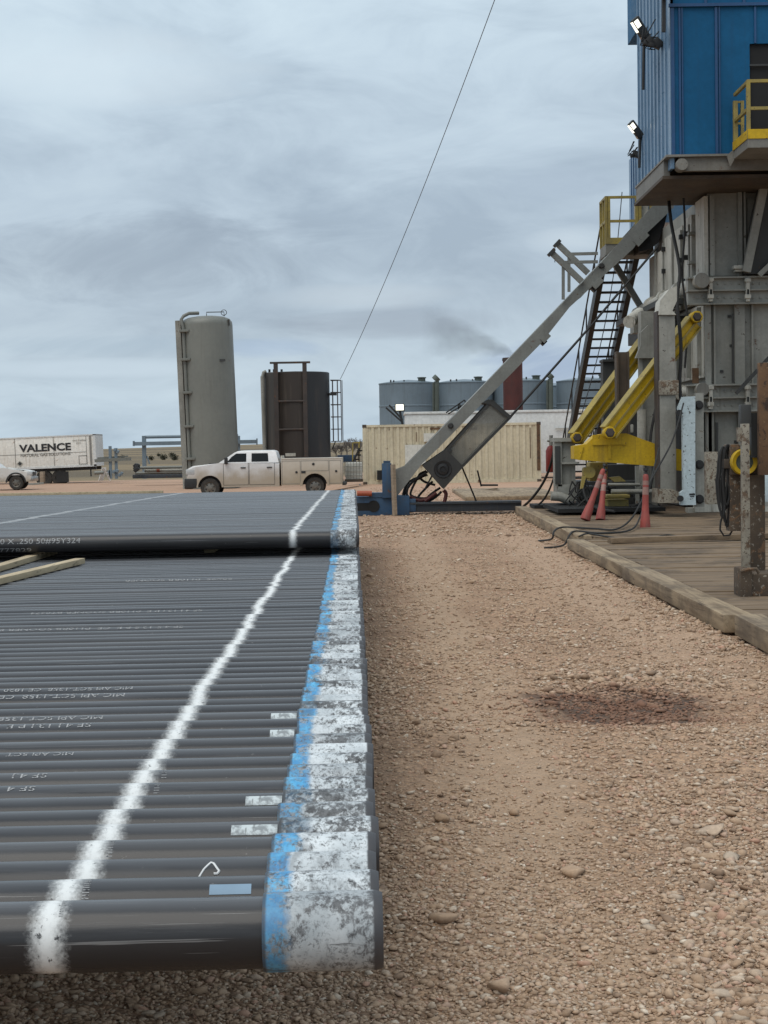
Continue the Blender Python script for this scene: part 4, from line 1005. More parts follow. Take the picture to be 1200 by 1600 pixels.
mb = MB(); mb.prism([(q.x, q.z) for q in ol], YR+1.0, YR+1.09); mb.build('side_rail', 'ramp', rp)
mb = MB(); mb.prism(rquad(.04, .96, -7, 4, YR), YR+.09, YR+1.0); mb.build('trough', 'ramp', rp)
mb = MB()
for t_ in (.06, .2, .35, .5, .66, .8): mb.prism(rquad(t_, t_+.012, 4.5, 8, YR), YR+.09, YR+1.0)
parts(mb, 'cross_member', 'grey_dark', rp)
mb = MB()
for (t0, t1) in [(.51, .535), (.70, .73)]: mb.prism(rquad(t0, t1, 7, 16, YR), YR-.04, YR+.05)
mb.prism(rquad(.855, .895, 6, 18, YR), YR-.03, YR+.04)
parts(mb, 'guide_lug', 'ramp', rp)
mb = MB()
for (t0, t1) in [(.505, .52), (.695, .715)]: mb.prism(rquad(t0, t1, 9, 18, YR), YR+.06, YR+.3)
parts(mb, 'roller', 'steel_dark', rp)
mb = MB(); mb.prism([XZ(995, 372, YR), XZ(1022, 345, YR), XZ(1045, 328, YR), XZ(1040, 350, YR), XZ(1030, 378, YR), XZ(1018, 388, YR), XZ(1000, 392, YR)], YR+.12, YR+.98); mb.build('hopper', 'black', rp)
for (px, py) in [(704, 665), (940, 415)]:
    mb = MB(); c = P(px, py, YR-.03); mb.lathe([(0, -.04), (.05, -.04), (.07, 0), (.07, .04)], c, 'Y', 12); mb.build('pin', 'grey_dark', rp)
# winch box and guard cage slung below the ramp
mb = MB(); mb.prism([XZ(660, 727, YR), XZ(697, 702, YR), XZ(724, 729, YR), XZ(693, 764, YR)], YR-.12, YR+.9); wb_ = mb.build('winch_box', 'grey_dark', rp)
mb = MB(); c = P(692, 733, YR-.125)
mb.lathe([(.0, -.03), (.06, -.03), (.07, -.06), (.13, -.05), (.14, -.01), (.2, -.02), (.21, .004)], c, 'Y', 24); mb.build('shaft_cover', 'steel_dark', wb_)
A, B, C_, D_ = P(698, 703, YR), P(723, 728, YR), P(797, 652, YR), P(768, 626, YR)
mb = MB()
for a, b in ((A, D_), (B, C_), (D_, C_)):
    for dy in (-.06, .85): mb.beam(a+Vector((0, dy, 0)), b+Vector((0, dy, 0)), .05, .06)
for a in (C_, D_): mb.beam(a+Vector((0, -.06, 0)), a+Vector((0, .85, 0)), .05, .05)
mb.prism([XZ(693, 706, YR), XZ(699, 699, YR), XZ(706, 703, YR), XZ(700, 710, YR)], YR-.1, YR+.1); mb.prism([XZ(752, 630, YR), XZ(763, 624, YR), XZ(800, 651, YR), XZ(796, 656, YR), XZ(765, 632, YR)], YR-.1, YR+.85)
cg = mb.build('cage_frame', 'grey_dark', rp)
n1_, n2_ = 40, 15
for dy in (-.05, .84):
    o_ = Vector((0, dy, 0)); mb = MB()
    for i in range(1, n1_+n2_):
        # diamond expanded metal: two families of strands
        for sgn in (0, 1):
            pts = []
            s0 = i*1.0
            # strand crosses u in [0,n1], v in [0,n2] with u+v = s0 or u-v = s0-n2
            ua, ub = (max(0, s0-n2_), min(n1_, s0)) if sgn == 0 else (max(0, s0-n2_), min(n1_, s0))
            va, vb = (s0-ua, s0-ub) if sgn == 0 else (n2_-(s0-ua), n2_-(s0-ub))
            if ub-ua < .3: continue
            f = lambda u, v: A.lerp(D_, u/n1_).lerp(B.lerp(C_, u/n1_), v/n2_)+o_
            mb.beam(f(ua, va), f(ub, vb), .012, .014, up=(0, 1, 0))
    mb.build('mesh_guard', 'grey', cg)
mb = MB()
mb.tube([P(664, 764, YR), P(697, 702, YR)], .02, 6)
for a, b in [((722, 730), (745, 785)), ((746, 735), (752, 760)), ((752, 758), (778, 758))]: mb.tube([P(*a, YR+.3), P(*b, YR+.3)], .022, 6)
parts(mb, 'strut', 'steel_dark', rp)
# hoses under the ramp foot
for nm, mt, paths, lb in [('hose_loops', 'rubber', [[(668, 737), (648, 750), (636, 766), (640, 782), (655, 786)], [(668, 742), (640, 752), (630, 772), (634, 788)], [(660, 745), (640, 757), (632, 778), (650, 790), (676, 780), (690, 768)], [(666, 736), (655, 742), (662, 752), (680, 758)], [(655, 742), (642, 768), (646, 776), (668, 778), (682, 765)], [(688, 762), (670, 775), (662, 788)], [(676, 752), (655, 774), (650, 786)]], 'tangle of black hydraulic hoses under the foot of the ramp'),
                          ('hose_loop', 'hose_red', [[(693, 766), (697, 772), (694, 786)], [(682, 770), (664, 783)], [(640, 776), (655, 782), (672, 778)]], 'dark red hoses below the winch box of the ramp')]:
    mb = MB()
    for i, pth in enumerate(paths):
        pts = [P(*q, YR+.15+.07*i) for q in pth]; out = []
        for j in range(len(pts)-1):
            p0, p1, p2, p3 = pts[max(j-1, 0)], pts[j], pts[j+1], pts[min(j+2, len(pts)-1)]
            for t_ in (0, .25, .5, .75): out.append(.5*((2*p1)+(p2-p0)*t_+(2*p0-5*p1+4*p2-p3)*t_*t_+(3*p1-p0-3*p2+p3)*t_**3))
        out.append(pts[-1]); mb.tube(out, .028 if mt == 'rubber' else .045, 8)
    c = P(655, 786, YR); mb.build(nm, mt, loc=c, label=lb, cat='hose')
# pull rope, side arms
mb = MB(); mb.tube([P(796, 653, YR), P(920, 513, YR), P(1028, 385, YR)], .028, 8); mb.build('pull_rod', 'steel_dark', loc=P(796, 653, YR), label='thin dark rod running from the mesh cage up to the rig', cat='rod')
sa = thing('kick_arms', 'two grey swing arms with thin props rising left from the upper ramp', 'ramp arms', P(915, 440, YR+.5))
for (a, b, Y_) in [((870, 380), (919, 427), YR+1.2), ((861, 394), (909, 440), YR-.1)]:
    mb = MB(); mb.beam(P(*a, Y_), P(*b, Y_), .13, .13); mb.build('arm', 'ramp', sa)
    mb = MB(); q = P(*a, Y_); d = (P(*b, Y_)-q).normalized(); mb.beam(q-d*.03, q+d*.05, .2, .2); mb.build('end_plate', 'grey_dark', sa)
mb = MB()
for a, b, Y_ in [((880, 413), (880, 468), YR-.1), ((889, 400), (889, 456), YR+1.2), ((891, 397), (934, 396), YR+1.2), ((880, 410), (934, 409), YR-.1)]: mb.beam(P(*a, Y_), P(*b, Y_), .07, .07)
parts(mb, 'prop', 'ramp', sa)
mb = MB(); mb.tube([P(867, 382, YR+1.2), P(867, 410, YR+1.2)], .01, 5); mb.build('chain', 'steel_dark', sa)
mb = MB(); mb.beam(P(958, 408, YR+1.3), P(1004, 484, YR+1.3), .14, .14); mb.build('ramp_brace', 'ramp', loc=P(1004, 484, YR+1.3), label='grey diagonal brace from the ramp down to the substructure side', cat='brace')

# catwalk base
cb = thing('catwalk_base', 'blue catwalk base with upright post and long dark beam at the ramp foot', 'catwalk', P(640, 806, YR))
mb = MB(); pbox(mb, 480, 776, 640, 806, YR-.1, .9, .01); pbox(mb, 600, 780, 650, 800, YR-.05, .8, .02); mb.build('body', 'base_blue', cb)
mb = MB(); pbox(mb, 597, 724, 612, 778, YR-.2, .3, .01); pbox(mb, 599, 720, 610, 725, YR-.15, .2); pbox(mb, 576, 770, 612, 777, YR-.12, .5); mb.build('upright_post', 'base_blue', cb)
mb = MB(); pbox(mb, 590, 735, 598, 750, YR-.15, .2); pbox(mb, 545, 786, 583, 798, YR-.105, .1); mb.lathe([(0, -.02), (.14, -.02), (.14, .05)], P(584, 791, YR-.1), 'Y', 18); parts(mb, 'dark_recess', 'black', cb)
mb = MB(); mb.tube([P(558, 771, YR-.2), P(581, 771, YR-.2)], .065, 16); mb.build('orange_roller', 'orange', cb)
mb = MB(); pbox(mb, 636, 785, 815, 799, YR+.0, .5, .01); pbox(mb, 636, 784, 815, 787, YR-.06, .6); mb.build('long_beam', 'base_dark', cb)
mb = MB(); mb.beam(P(614, 726, YR-.28), P(617, 807, YR-.34), .07, .14); mb.build('leaning_plank', 'lumber_red', loc=P(617, 807, YR-.34), label='weathered plank leaning against the blue catwalk post', cat='plank')
for i in range(5):
    board('loose_timber', P(735+i*4, 770+i*1.5, 52-i), P(775+i*3, 764+i*2.5, 53-i), .14, .07, 'mat_wood', 'muddy timber in the loose heap behind the dark catwalk beam', 'timber', 'loose timbers behind the catwalk beam')
mb = MB(); mb.span((2.4, 46, 0), (5.4, 55, .12), .02); mb.build('ground_mat', 'mat_edge', loc=(3.9, 50, 0), label='pale mat on the ground behind the catwalk beam, before the container', cat='timber mat')

# ================================================================== ORANGE CONES, HOSES ON THE MATS
def cone(p_top, p_bot, rb, rt, label):
    a, b = Vector(p_bot), Vector(p_top); L = (b-a).length; d = (b-a).normalized()
    t = thing('delineator_cone', label, 'cone', a, 'dirty orange cones under the yellow beam')
    rot = d.to_track_quat('Z', 'Y').to_matrix().to_4x4()
    def lat(prof, mat_, nm):
        mb_ = MB(); mb_.lathe(prof, (0, 0, 0), 'Z', 20); bmesh.ops.transform(mb_.b, matrix=Matrix.Translation(a) @ rot, verts=mb_.b.verts); mb_.build(nm, mat_, t)
    f = lambda s: rb+(rt-rb)*s
    f = lambda s: rt*1.32 + (rt-rt*1.32)*s
    lat([(0, 0), (rb, 0), (rb, .03), (rb*.82, .24*L), (rb*.72, .27*L), (f(.45), .45*L), (f(.62), .62*L)], 'cone', 'lower_body')
    lat([(f(.62)*1.01, .62*L), (f(.76)*1.01, .76*L)], 'reflect', 'reflective_band')
    lat([(f(.76), .76*L), (f(.80), .80*L)], 'cone', 'middle_body'); lat([(f(.80)*1.01, .80*L), (f(.88)*1.01, .88*L)], 'reflect', 'reflective_band')
    lat([(f(.88), .88*L), (rt, .97*L), (rt*.7, L), (0, L)], 'cone', 'top')
    lat([(rt*.45, L), (rt*.45, L+.05), (rt*.9, L+.06), (rt*.9, L+.10), (0, L+.1)], 'steel_dark', 'handle')
cone(P(1009, 741, 26.9), P(1008, 826, 26.8), .092, .048, 'upright dirty orange cone standing alone in front of the grey column')
cone(P(945, 741, 30.0), P(938, 813, 29.6), .092, .045, 'upright dirty orange cone behind the leaning one')
cone(P(943, 733, 29.4), P(914, 812, 29.2), .095, .045, 'leaning dirty orange cone tilted to the right under the yellow beam')
def hose(name, pts, r, mat_, label, cat='hose'):
    pts = [Vector(p) for p in pts]; out = []
    for j in range(len(pts)-1):
        p0, p1, p2, p3 = pts[max(j-1, 0)], pts[j], pts[j+1], pts[min(j+2, len(pts)-1)]
        for i in range(6):
            t_ = i/6; out.append(.5*((2*p1)+(p2-p0)*t_+(2*p0-5*p1+4*p2-p3)*t_*t_+(3*p1-p0-3*p2+p3)*t_**3))
    out.append(pts[-1]); mb_ = MB(); mb_.tube(out, r, 8); return mb_.build(name, mat_, loc=pts[0], label=label, cat=cat)
def Gz(px, py, z):
    d = Fw + Rt*((px-600)/F_PX) - Up*((py-800)/F_PX); return CP + d*((z-EYE)/d.z)
zm = .215
hose('cable', [P(1068, 630, 29.6), P(1050, 690, 29), P(1020, 745, 28.3), P(1004, 780, 28), P(985, 812, 27.3), Gz(962, 827, zm), Gz(930, 826, zm), Gz(880, 824, zm), Gz(866, 830, .22), P(862, 842, 25.4), Gz(842, 845, .02)], .016, 'rubber', 'black cable draped from the grey column over the mat edge')
hose('cable', [P(1030, 700, 29.9), P(1012, 770, 28.0), P(1000, 808, 27.2), Gz(985, 828, zm), Gz(940, 833, zm), Gz(900, 830, zm), Gz(890, 836, .21), P(880, 852, 24.4), Gz(850, 856, .02)], .016, 'rubber', 'black cable passing the upright cone and over the mat edge')
hose('cable', [Gz(905, 838, zm), Gz(920, 834, zm), Gz(960, 840, zm), Gz(1010, 842, zm), Gz(1040, 836, zm), Gz(1058, 838, zm)], .014, 'rubber', 'thin black cable lying along the pale edged mat')
hose('hose', [P(868, 690, 34), P(862, 720, 35), P(850, 752, 36), P(830, 780, 36.5), Gz(812, 796, .05)], .03, 'rubber', 'thick black hose sagging from the grey box to the catwalk beam')
hose('hose', [P(866, 745, 34), P(856, 770, 34.5), P(842, 788, 35.2), Gz(815, 800, .05)], .022, 'rubber', 'thinner black hose near the ground left of the grey box')
fe = thing('red_bottle', 'red bottle hanging behind the grey box stand', 'bottle', P(861, 738, 40))
mb = MB(); mb.lathe([(0, 0), (.11, 0), (.13, .03), (.13, .55), (.08, .66), (.04, .68), (.04, .72), (0, .72)], P(861, 738, 40), 'Z', 16); mb.build('body', 'red', fe)
mb = MB(); mb.tube([P(861, 696, 40), P(861, 680, 40)], .05, 8); mb.tube([P(855, 689, 40), P(868, 689, 40)], .03, 8); mb.build('valve', 'grey', fe)

# ================================================================== RUSTY STAND at the right edge
YS = 15.0
rs = thing('rusty_stand', 'tall rusty stand with peeling post and yellow ring at the right edge', 'stand', (3.5, YS, .17))
mb = MB(); pbox(mb, 1160, 662, 1172, 905, YS, .075, .006); pbox(mb, 1153, 668, 1160, 690, YS+.01, .06); mb.build('post', 'peel', rs)
mb = MB(); pbox(mb, 1142, 694, 1192, 742, YS+.35, .35, .015); pbox(mb, 1141, 742, 1160, 830, YS+.4, .2); pbox(mb, 1168, 742, 1196, 900, YS+.3, .3, .01); mb.build('leg', 'stand_rust', rs)
mb = MB(); pbox(mb, 1158, 632, 1174, 668, YS+.1, .12, .01); pbox(mb, 1174, 645, 1186, 715, YS+.2, .15); mb.build('bracket', 'grey_dark', rs)
mb = MB(); pbox(mb, 1186, 566, 1260, 742, YS+.02, .08, .01); mb.build('rust_panel', 'rust', rs)
mb = MB(); pbox(mb, 1157, 888, 1176, 934, YS-.1, .3, .02); pbox(mb, 1174, 896, 1260, 932, YS-.08, .5, .02); mb.tube([P(1157, 893, YS-.13), P(1170, 889, YS-.13), P(1182, 889, YS-.13), P(1186, 896, YS-.13)], .016, 8); mb.build('base', 'stand_rust', rs)
c = P(1163, 722, YS+.28)
mb = MB(); mb.lathe([(.085, .0), (.085, -.02), (.122, -.03), (.128, 0), (.128, .06), (.0, .06)], c, 'Y', 28); rg = mb.build('yellow_ring', 'yellow', rs)
mb = MB(); mb.lathe([(.0, -.005), (.084, -.005)], c, 'Y', 24); mb.build('ring_hub', 'green_pipe', rg)
mb = MB(); pbox(mb, 1131, 717, 1150, 732, YS+.4, .1, .01); mb.build('arm', 'brown', rs)
ck = thing('cable_coil', 'thick coil of black cable hanging on the arm of the rusty stand', 'cable coil', P(1135, 820, YS+.5))
mb = MB()
for i in range(9):
    w = random.uniform(5.5, 10); x = 1135+random.uniform(-5, 5); top = 697+random.uniform(-3, 5); bot = 800+random.uniform(-12, 24); pts = []
    for j in range(25):
        a = 2*math.pi*j/24; pts.append(P(x+w*math.sin(a)*(1+.15*math.cos(a)) - (2 if math.cos(a) < 0 else 0), (top+bot)/2-(bot-top)/2*math.cos(a), YS+.42+.012*i))
    mb.tube(pts, .011, 6)
mb.build('loops', 'rubber', ck)
mb = MB(); mb.tube([P(1131, 800, YS+.5), P(1126, 815, YS+.5), P(1125, 828, YS+.5), P(1131, 837, YS+.5), P(1140, 836, YS+.5), P(1146, 826, YS+.5), P(1142, 790, YS+.5)], .010, 6); mb.build('tail', 'rubber', ck)
bx = MB(); pbox(bx, 1105, 706, 1122, 788, 27.5, .25, .01); bx.build('control_cabinet', 'peel', loc=P(1113, 788, 27.5), label='narrow mottled grey cabinet behind the coil of black cable', cat='cabinet')
bx = MB(); pbox(bx, 1194, 742, 1240, 784, 22, .3, .01); bx.build('white_box', 'white_blue', loc=P(1215, 784, 22), label='pale box just showing at the right edge behind the stand', cat='box')
hose('cable_bundle', [P(1044, 300, 33.2), P(1049, 350, 32.4), P(1062, 420, 31.6), P(1058, 470, 31.2), P(1064, 540, 31), P(1062, 600, 30.9), P(1066, 640, 30.8)], .035, 'rubber', 'thick dark cable hanging down beside the grey column head')
hose('cable_bundle', [P(1068, 310, 31.9), P(1070, 360, 31.7), P(1066, 430, 31.7), P(1074, 500, 31.7), P(1070, 575, 31.6)], .022, 'rubber', 'thin dark cable in the slot of the pale side plates')
hose('cable_bundle', [P(1024, 640, 33.4), P(1016, 690, 33), P(1020, 740, 32.8), P(1008, 780, 32.5), P(985, 793, 32)], .03, 'rubber', 'dark hose falling behind the yellow beam to the skid')
hose('cable_bundle', [P(925, 690, 33), P(930, 720, 32.4), P(912, 760, 32), P(925, 790, 31.6), P(960, 799, 30.5)], .025, 'rubber', 'dark hose under the left end of the yellow beam')
def cyl_detail():
    mb_ = MB(); mb_.tube([P(1003, 640, 33.2), P(1003, 700, 33.2)], .10, 14); mb_.tube([P(1003, 700, 33.2), P(1003, 760, 33.2)], .06, 12); mb_.build('ram', 'grey_pale', loc=P(1003, 760, 33.2), label='grey hydraulic ram standing behind the near yellow arm', cat='ram')
cyl_detail()
#PART3
# ================================================================== TANKS, SILO, CONTAINER, TRAILERS
def grey_tank(px, r, ytop, Y, label, hatch=True):
    c = P(px, 690, Y); zt_ = P(px, ytop, Y).z; zb = float(gh(c.x, Y+r))
    t = thing('storage_tank', label, 'tank', (c.x, Y+r, zb), 'blue grey storage tanks')
    mb = MB(); zs_ = [(r, zb)]
    for q in (.25, .5, .75): h_ = zb+(zt_-zb)*q; zs_ += [(r, h_-.05), (r+.022, h_-.03), (r+.022, h_+.03), (r, h_+.05)]
    mb.lathe([(0, zb)]+zs_+[(r, zt_-.02), (r+.03, zt_-.02), (r+.03, zt_+.04), (r*.6, zt_+.16), (0, zt_+.25)], (c.x, Y+r, 0), 'Z', 48); mb.build('shell', 'tank_grey', t)
    if hatch:
        mb = MB(); mb.lathe([(.22, 0), (.22, .22), (.27, .22), (.27, .28), (0, .30)], (c.x+r*.45, Y+r*.4, zt_+.06), 'Z', 14); mb.build('hatch', 'green_pipe', t)
        mb = MB()
        for a in random.sample([-.6, -.5, -.3, -.15, .1, .25], 3): mb.tube([(c.x+r*a, Y+r*.25, zt_+.02), (c.x+r*a, Y+r*.25, zt_+random.uniform(.15, .28))], .05, 6)
        parts(mb, 'vent', 'steel_dark', t)
    return t
grey_tank(640, 1.76, 598, 93, 'leftmost blue grey storage tank, behind the left end of the container')
grey_tank(729, 1.74, 597, 93, 'second blue grey storage tank from the left, behind the ramp')
grey_tank(820, 1.74, 595, 93, 'blue grey storage tank half hidden by the red stack')
grey_tank(868, 1.5, 603, 98, 'narrow looking blue grey storage tank set further back', False)
grey_tank(924, 1.80, 594, 92, 'rightmost blue grey storage tank, behind the dark stair')
for i, (px, yt, lb) in enumerate([(682, 592, 'vertical green grey pipe between the two left storage tanks'), (860, 588, 'vertical grey pipe right of the red stack')]):
    t = thing('stand_pipe', lb, 'pipe', P(px, 690, 92), 'stand pipes between the tanks')
    mb = MB(); mb.tube([P(px, 715, 92), P(px, yt+4, 92)], .16, 12); mb.build('riser', 'green_pipe', t)
    mb = MB(); mb.tube([P(px-3, yt+2, 92), P(px+2, yt-3, 92)], .22, 12); mb.tube([P(px-5, 715, 91.9), P(px-5, yt+6, 91.9)], .05, 8); mb.build('cap', 'green_pipe', t)
sk = thing('exhaust_stack', 'red oxide exhaust stack behind the ramp', 'stack', P(802, 700, 80))
mb = MB(); c = P(802, 650, 80); mb.lathe([(0, .2), (.5, .2), (.5, P(802, 559, 80).z), (.44, P(802, 559, 80).z), (.44, 1)], (c.x, 80, 0), 'Z', 24); mb.build('tube', 'stack', sk)
mb = MB(); z = P(802, 560, 80).z; mb.lathe([(.5, z-.12), (.53, z-.12), (.53, z+.01), (.5, z+.01)], (c.x, 80, 0), 'Z', 24); mb.build('rim', 'dark_rust', sk)

wt_ = thing('white_office_trailer', 'long white site trailer standing behind the tan container', 'trailer', P(800, 755, 74))
a, b = P(634, 700, 74), P(975, 700, 74); z1 = P(800, 645, 74).z
mb = MB(); mb.span((a.x, 74, .25), (b.x+1.2, 77, z1), .03); mb.build('body', 'white', wt_)
mb = MB(); mb.span((a.x-.05, 73.95, z1), (b.x+1.25, 77.05, z1+.12), .02); mb.build('roof', 'white', wt_)
mb = MB()
for px in (885, 890): mb.beam(P(px, 668, 73.9), P(px, 752, 73.9), .05, .05)
mb.beam(P(868, 670, 73.9), P(905, 669, 73.9), .06, .06); mb.build('door_trim', 'grey_pale', wt_)

ct = thing('shipping_container', 'tan corrugated container with white repaired panels behind the ramp', 'container', P(706, 757, 68))
xa, xb = P(567, 710, 68).x, P(845, 706, 68).x; zb, zt2 = P(706, 755, 68).z, P(706, 662, 68).z
mb = MB(); pts = []; x = xa+.12; per = .273
while x < xb-.15:
    pts += [(x, 0), (x+per*.36, 0), (x+per*.5, .05), (x+per*.86, .05)]; x += per
v0 = None
for (x, d) in pts:
    lo = mb.b.verts.new((x, 68.02+d, zb+.14)); hi = mb.b.verts.new((x, 68.02+d, zt2-.10))
    if v0: mb.b.faces.new((v0[0], lo, hi, v0[1]))
    v0 = (lo, hi)
mb.build('corrugated_side', 'tan', ct, smooth=10)
mb = MB(); mb.span((xa+.06, 68.08, zb+.05), (xb-.06, 70.4, zt2-.04)); mb.build('shell', 'tan', ct)
mb = MB(); mb.span((xa, 68, zb), (xb, 68.1, zb+.14)); mb.span((xa, 68, zt2-.10), (xb, 68.1, zt2))
for x in (xa, xb-.14): mb.span((x, 67.985, zb), (x+.14, 68.12, zt2+.01))
mb.build('frame', 'tan', ct)
mb = MB()
for x in (xa-.01, xb-.17):
    for z in (zb-.01, zt2-.11): mb.span((x, 67.97, z), (x+.18, 68.15, z+.13), .01)
parts(mb, 'corner_casting', 'brown', ct)
mb = MB(); pbox(mb, 633, 695, 665, 727, 67.97, .03); pbox(mb, 662, 677, 679, 690, 67.965, .03); parts(mb, 'repair_panel', 'white_patch', ct)
mb = MB()
for px, py, w in [(680, 668, 8), (740, 668, 5)]: pbox(mb, px-w, py, px+w, py+3, 67.99, .02)
pbox(mb, 828, 668, 829, 716, 67.99, .02); pbox(mb, 839, 662, 844, 735, 67.96, .02); pbox(mb, 650, 675, 651, 690, 67.99, .02); parts(mb, 'rust_mark', 'rust', ct)
mb = MB(); mb.span((xa-.2, 68.1, zb-.25), (xb+1.0, 70.2, zb-.02)); mb.build('skid', 'steel_dark', ct)
mb = MB(); pbox(mb, 589, 735, 596, 750, 67.8, .2); mb.build('meter_box', 'grey_dark', ct)
fl = thing('yard_light', 'lit floodlight with dark boom on the roof line left of the ramp', 'floodlight', P(627, 662, 71), 'lit floodlights')
mb = MB(); pbox(mb, 617, 631, 632, 643, 71, .2, .02); mb.build('housing', 'grey_dark', fl)
mb = MB(); pbox(mb, 618.5, 632, 630.5, 641, 70.985, .01); mb.build('lens', 'lamp_on', fl)
mb = MB(); mb.beam(P(625, 643, 71.1), P(629, 664, 71.1), .1, .1); mb.beam(P(608, 633, 71.1), P(629, 656, 71.1), .12, .08); mb.beam(P(603, 637, 71.1), P(629, 660, 71.1), .08, .08); mb.beam(P(629, 664, 71.1), P(629, 720, 71.1), .14, .14); mb.build('boom', 'steel_dark', fl)
fr = thing('lattice_boom', 'small dark lattice boom rising behind the container roof', 'boom', P(700, 660, 71))
mb = MB()
for a, b in [((697, 645), (726, 625)), ((700, 647), (728, 630)), ((726, 625), (728, 634)), ((718, 630), (720, 640)), ((716, 632), (717, 640))]: mb.beam(P(*a, 71), P(*b, 71), .06, .06)
mb.build('lattice', 'steel_dark', fr)

# tall grey silo
YT = 76
si = thing('tall_silo', 'tall leaning grey silo behind the hood of the white truck', 'silo', (P(329, 700, YT).x, YT+1.25, -.3))
c = P(329, 700, YT); zt3 = P(322, 492, YT).z; rS = 1.27
mb = MB(); prof = [(0, -.3), (rS, -.3), (rS, zt3-.42), (rS*.985, zt3-.28), (rS*.9, zt3-.13), (rS*.72, zt3-.03), (rS*.4, zt3+.03), (0, zt3+.05)]
mb.lathe(prof, (c.x, YT+rS, 0), 'Z', 56); mb.build('shell', 'silo', si)
mb = MB()
xl = c.x-rS+.06
mb.span((xl-.26, YT+.75, -.25), (xl-.0, YT+1.25, zt3-.15)); mb.build('duct', 'grey', si)
mb = MB()
for py in (515, 560, 612, 665, 716):
    z = P(300, py, YT).z; mb.span((xl-.02, YT+.2, z-.06), (xl+.46, YT+.95, z+.06), .01)
parts(mb, 'bracket', 'silo', si)
mb = MB(); mb.tube([(xl+.17, YT+.45, -.2), (xl+.17, YT+.45, zt3-.5), (xl+.08, YT+.5, zt3-.12), (xl+.2, YT+.55, zt3+.04), (xl+.45, YT+.7, zt3+.17), (xl+.9, YT+.9, zt3+.18)], .085, 12); mb.build('vent_pipe', 'silo', si)
mb = MB(); mb.tube([(c.x+.1, YT+.6, zt3+.02), (c.x+.1, YT+.6, zt3+.18), (c.x+.95, YT+.6, zt3+.16), (c.x+.95, YT+.6, zt3-.05)], .025, 6); mb.lathe([(.12, 0), (.15, .02), (.12, .04)], (c.x+.95, YT+.5, zt3+.12), 'Y', 14); mb.lathe([(.05, -.2), (.05, .1)], (c.x+1.15, YT+.7, zt3-.3), 'Z', 8); mb.build('top_fitting', 'grey_dark', si)
mb = MB(); z = P(355, 563, YT).z; mb.span((c.x+.55, YT+.19, z-.06), (c.x+.95, YT+.22, z+.06)); mb.build('name_plate', 'grey_dark', si)
si.rotation_euler = (0, R(-1.5), 0)

# scorched dark tank
YD = 82
dk = thing('scorched_tank', 'rust stained black tank with ladder cage behind the truck cab', 'tank', (P(461, 700, YD).x, YD+1.85, -.3))
c = P(461, 700, YD); ztd = P(461, 581, YD).z; rD = 1.80
mb = MB(); mb.lathe([(0, -.3), (rD, -.3), (rD, ztd), (rD*.97, ztd+.03), (0, ztd+.12)], (c.x, YD+rD, 0), 'Z', 56); mb.build('shell', 'dark_tank', dk)
mb = MB(); xr0, xr1 = P(432, 640, YD).x, P(477, 640, YD).x; zr = P(455, 568, YD).z
for x in (xr0, xr1): mb.span((x-.11, YD-.06, -.3), (x+.11, YD+.12, zr))
mb.span((xr0-.3, YD-.08, zr), (xr1+.3, YD+.1, zr+.10)); mb.build('skid_rail', 'dark_rust', dk)
mb = MB()
for py in (627, 671): z = P(455, py, YD).z; mb.tube([(xr0, YD-.02, z), (xr1, YD-.02, z)], .05, 8)
parts(mb, 'cross_bar', 'dark_rust', dk)
mb = MB(); mb.tube([P(410, 590, YD+.9), P(412, 582, YD+.9), P(416, 580, YD+.9)], .09, 8); mb.tube([P(410, 588, YD+.8), P(414, 715, YD+.8)], .11, 10); mb.build('side_pipe', 'grey', dk)
mb = MB()
for px in (421, 428, 440): mb.tube([P(px, 582, YD+1), P(px, 577, YD+1)], .06, 8)
parts(mb, 'vent', 'steel_dark', dk)
mb = MB(); pbox(mb, 446, 708, 462, 713, YD-.03, .02); mb.build('name_plate', 'grey_pale', dk)
mb = MB()                                       # ladder cage on the right side
xk = c.x+rD
for i in range(7):
    a = -1.5+i*.5; mb.tube([(xk+.12+.55*max(0, math.cos(a)), YD+rD+.42*math.sin(a), P(520, 690, YD).z), (xk+.12+.55*max(0, math.cos(a)), YD+rD+.42*math.sin(a), P(520, 592, YD).z)], .022, 6)
for j in range(6):
    z = P(520, 592+j*19.5, YD).z; mb.tube([(xk+.05+.55*max(0, math.cos(-1.6+i*.4)), YD+rD+.42*math.sin(-1.6+i*.4), z) for i in range(9)], .022, 6)
mb.build('ladder_cage', 'dark_rust', dk)
mb = MB(); mb.beam(P(514, 616, YD+1.4), P(526, 616, YD+1.4), .4, .12); mb.beam(P(524, 690, YD+1.8), P(519, 702, YD+1.8), .06, .06); parts(mb, 'ladder_step', 'steel_dark', dk)

# guy wire from behind the tank up to the derrick above
def guy():
    a, b = P(532, 592, 84), P(782, -25, 50); pts = []
    for i in range(25):
        t_ = i/24; q = a.lerp(b, t_); q.z -= 4*t_*(1-t_)*.55; pts.append(q)
    mb_ = MB(); mb_.tube(pts, .013, 6); mb_.build('guy_wire', 'wire', loc=a, label='thin guy wire rising from the dark tank out of the top of the picture', cat='wire')
guy()
hose('thin_wire', [P(972, 300, 41), P(960, 420, 41), P(938, 540, 41), P(905, 660, 41), P(885, 720, 41)], .012, 'wire', 'very thin slack wire hanging beside the dark stair', 'wire')

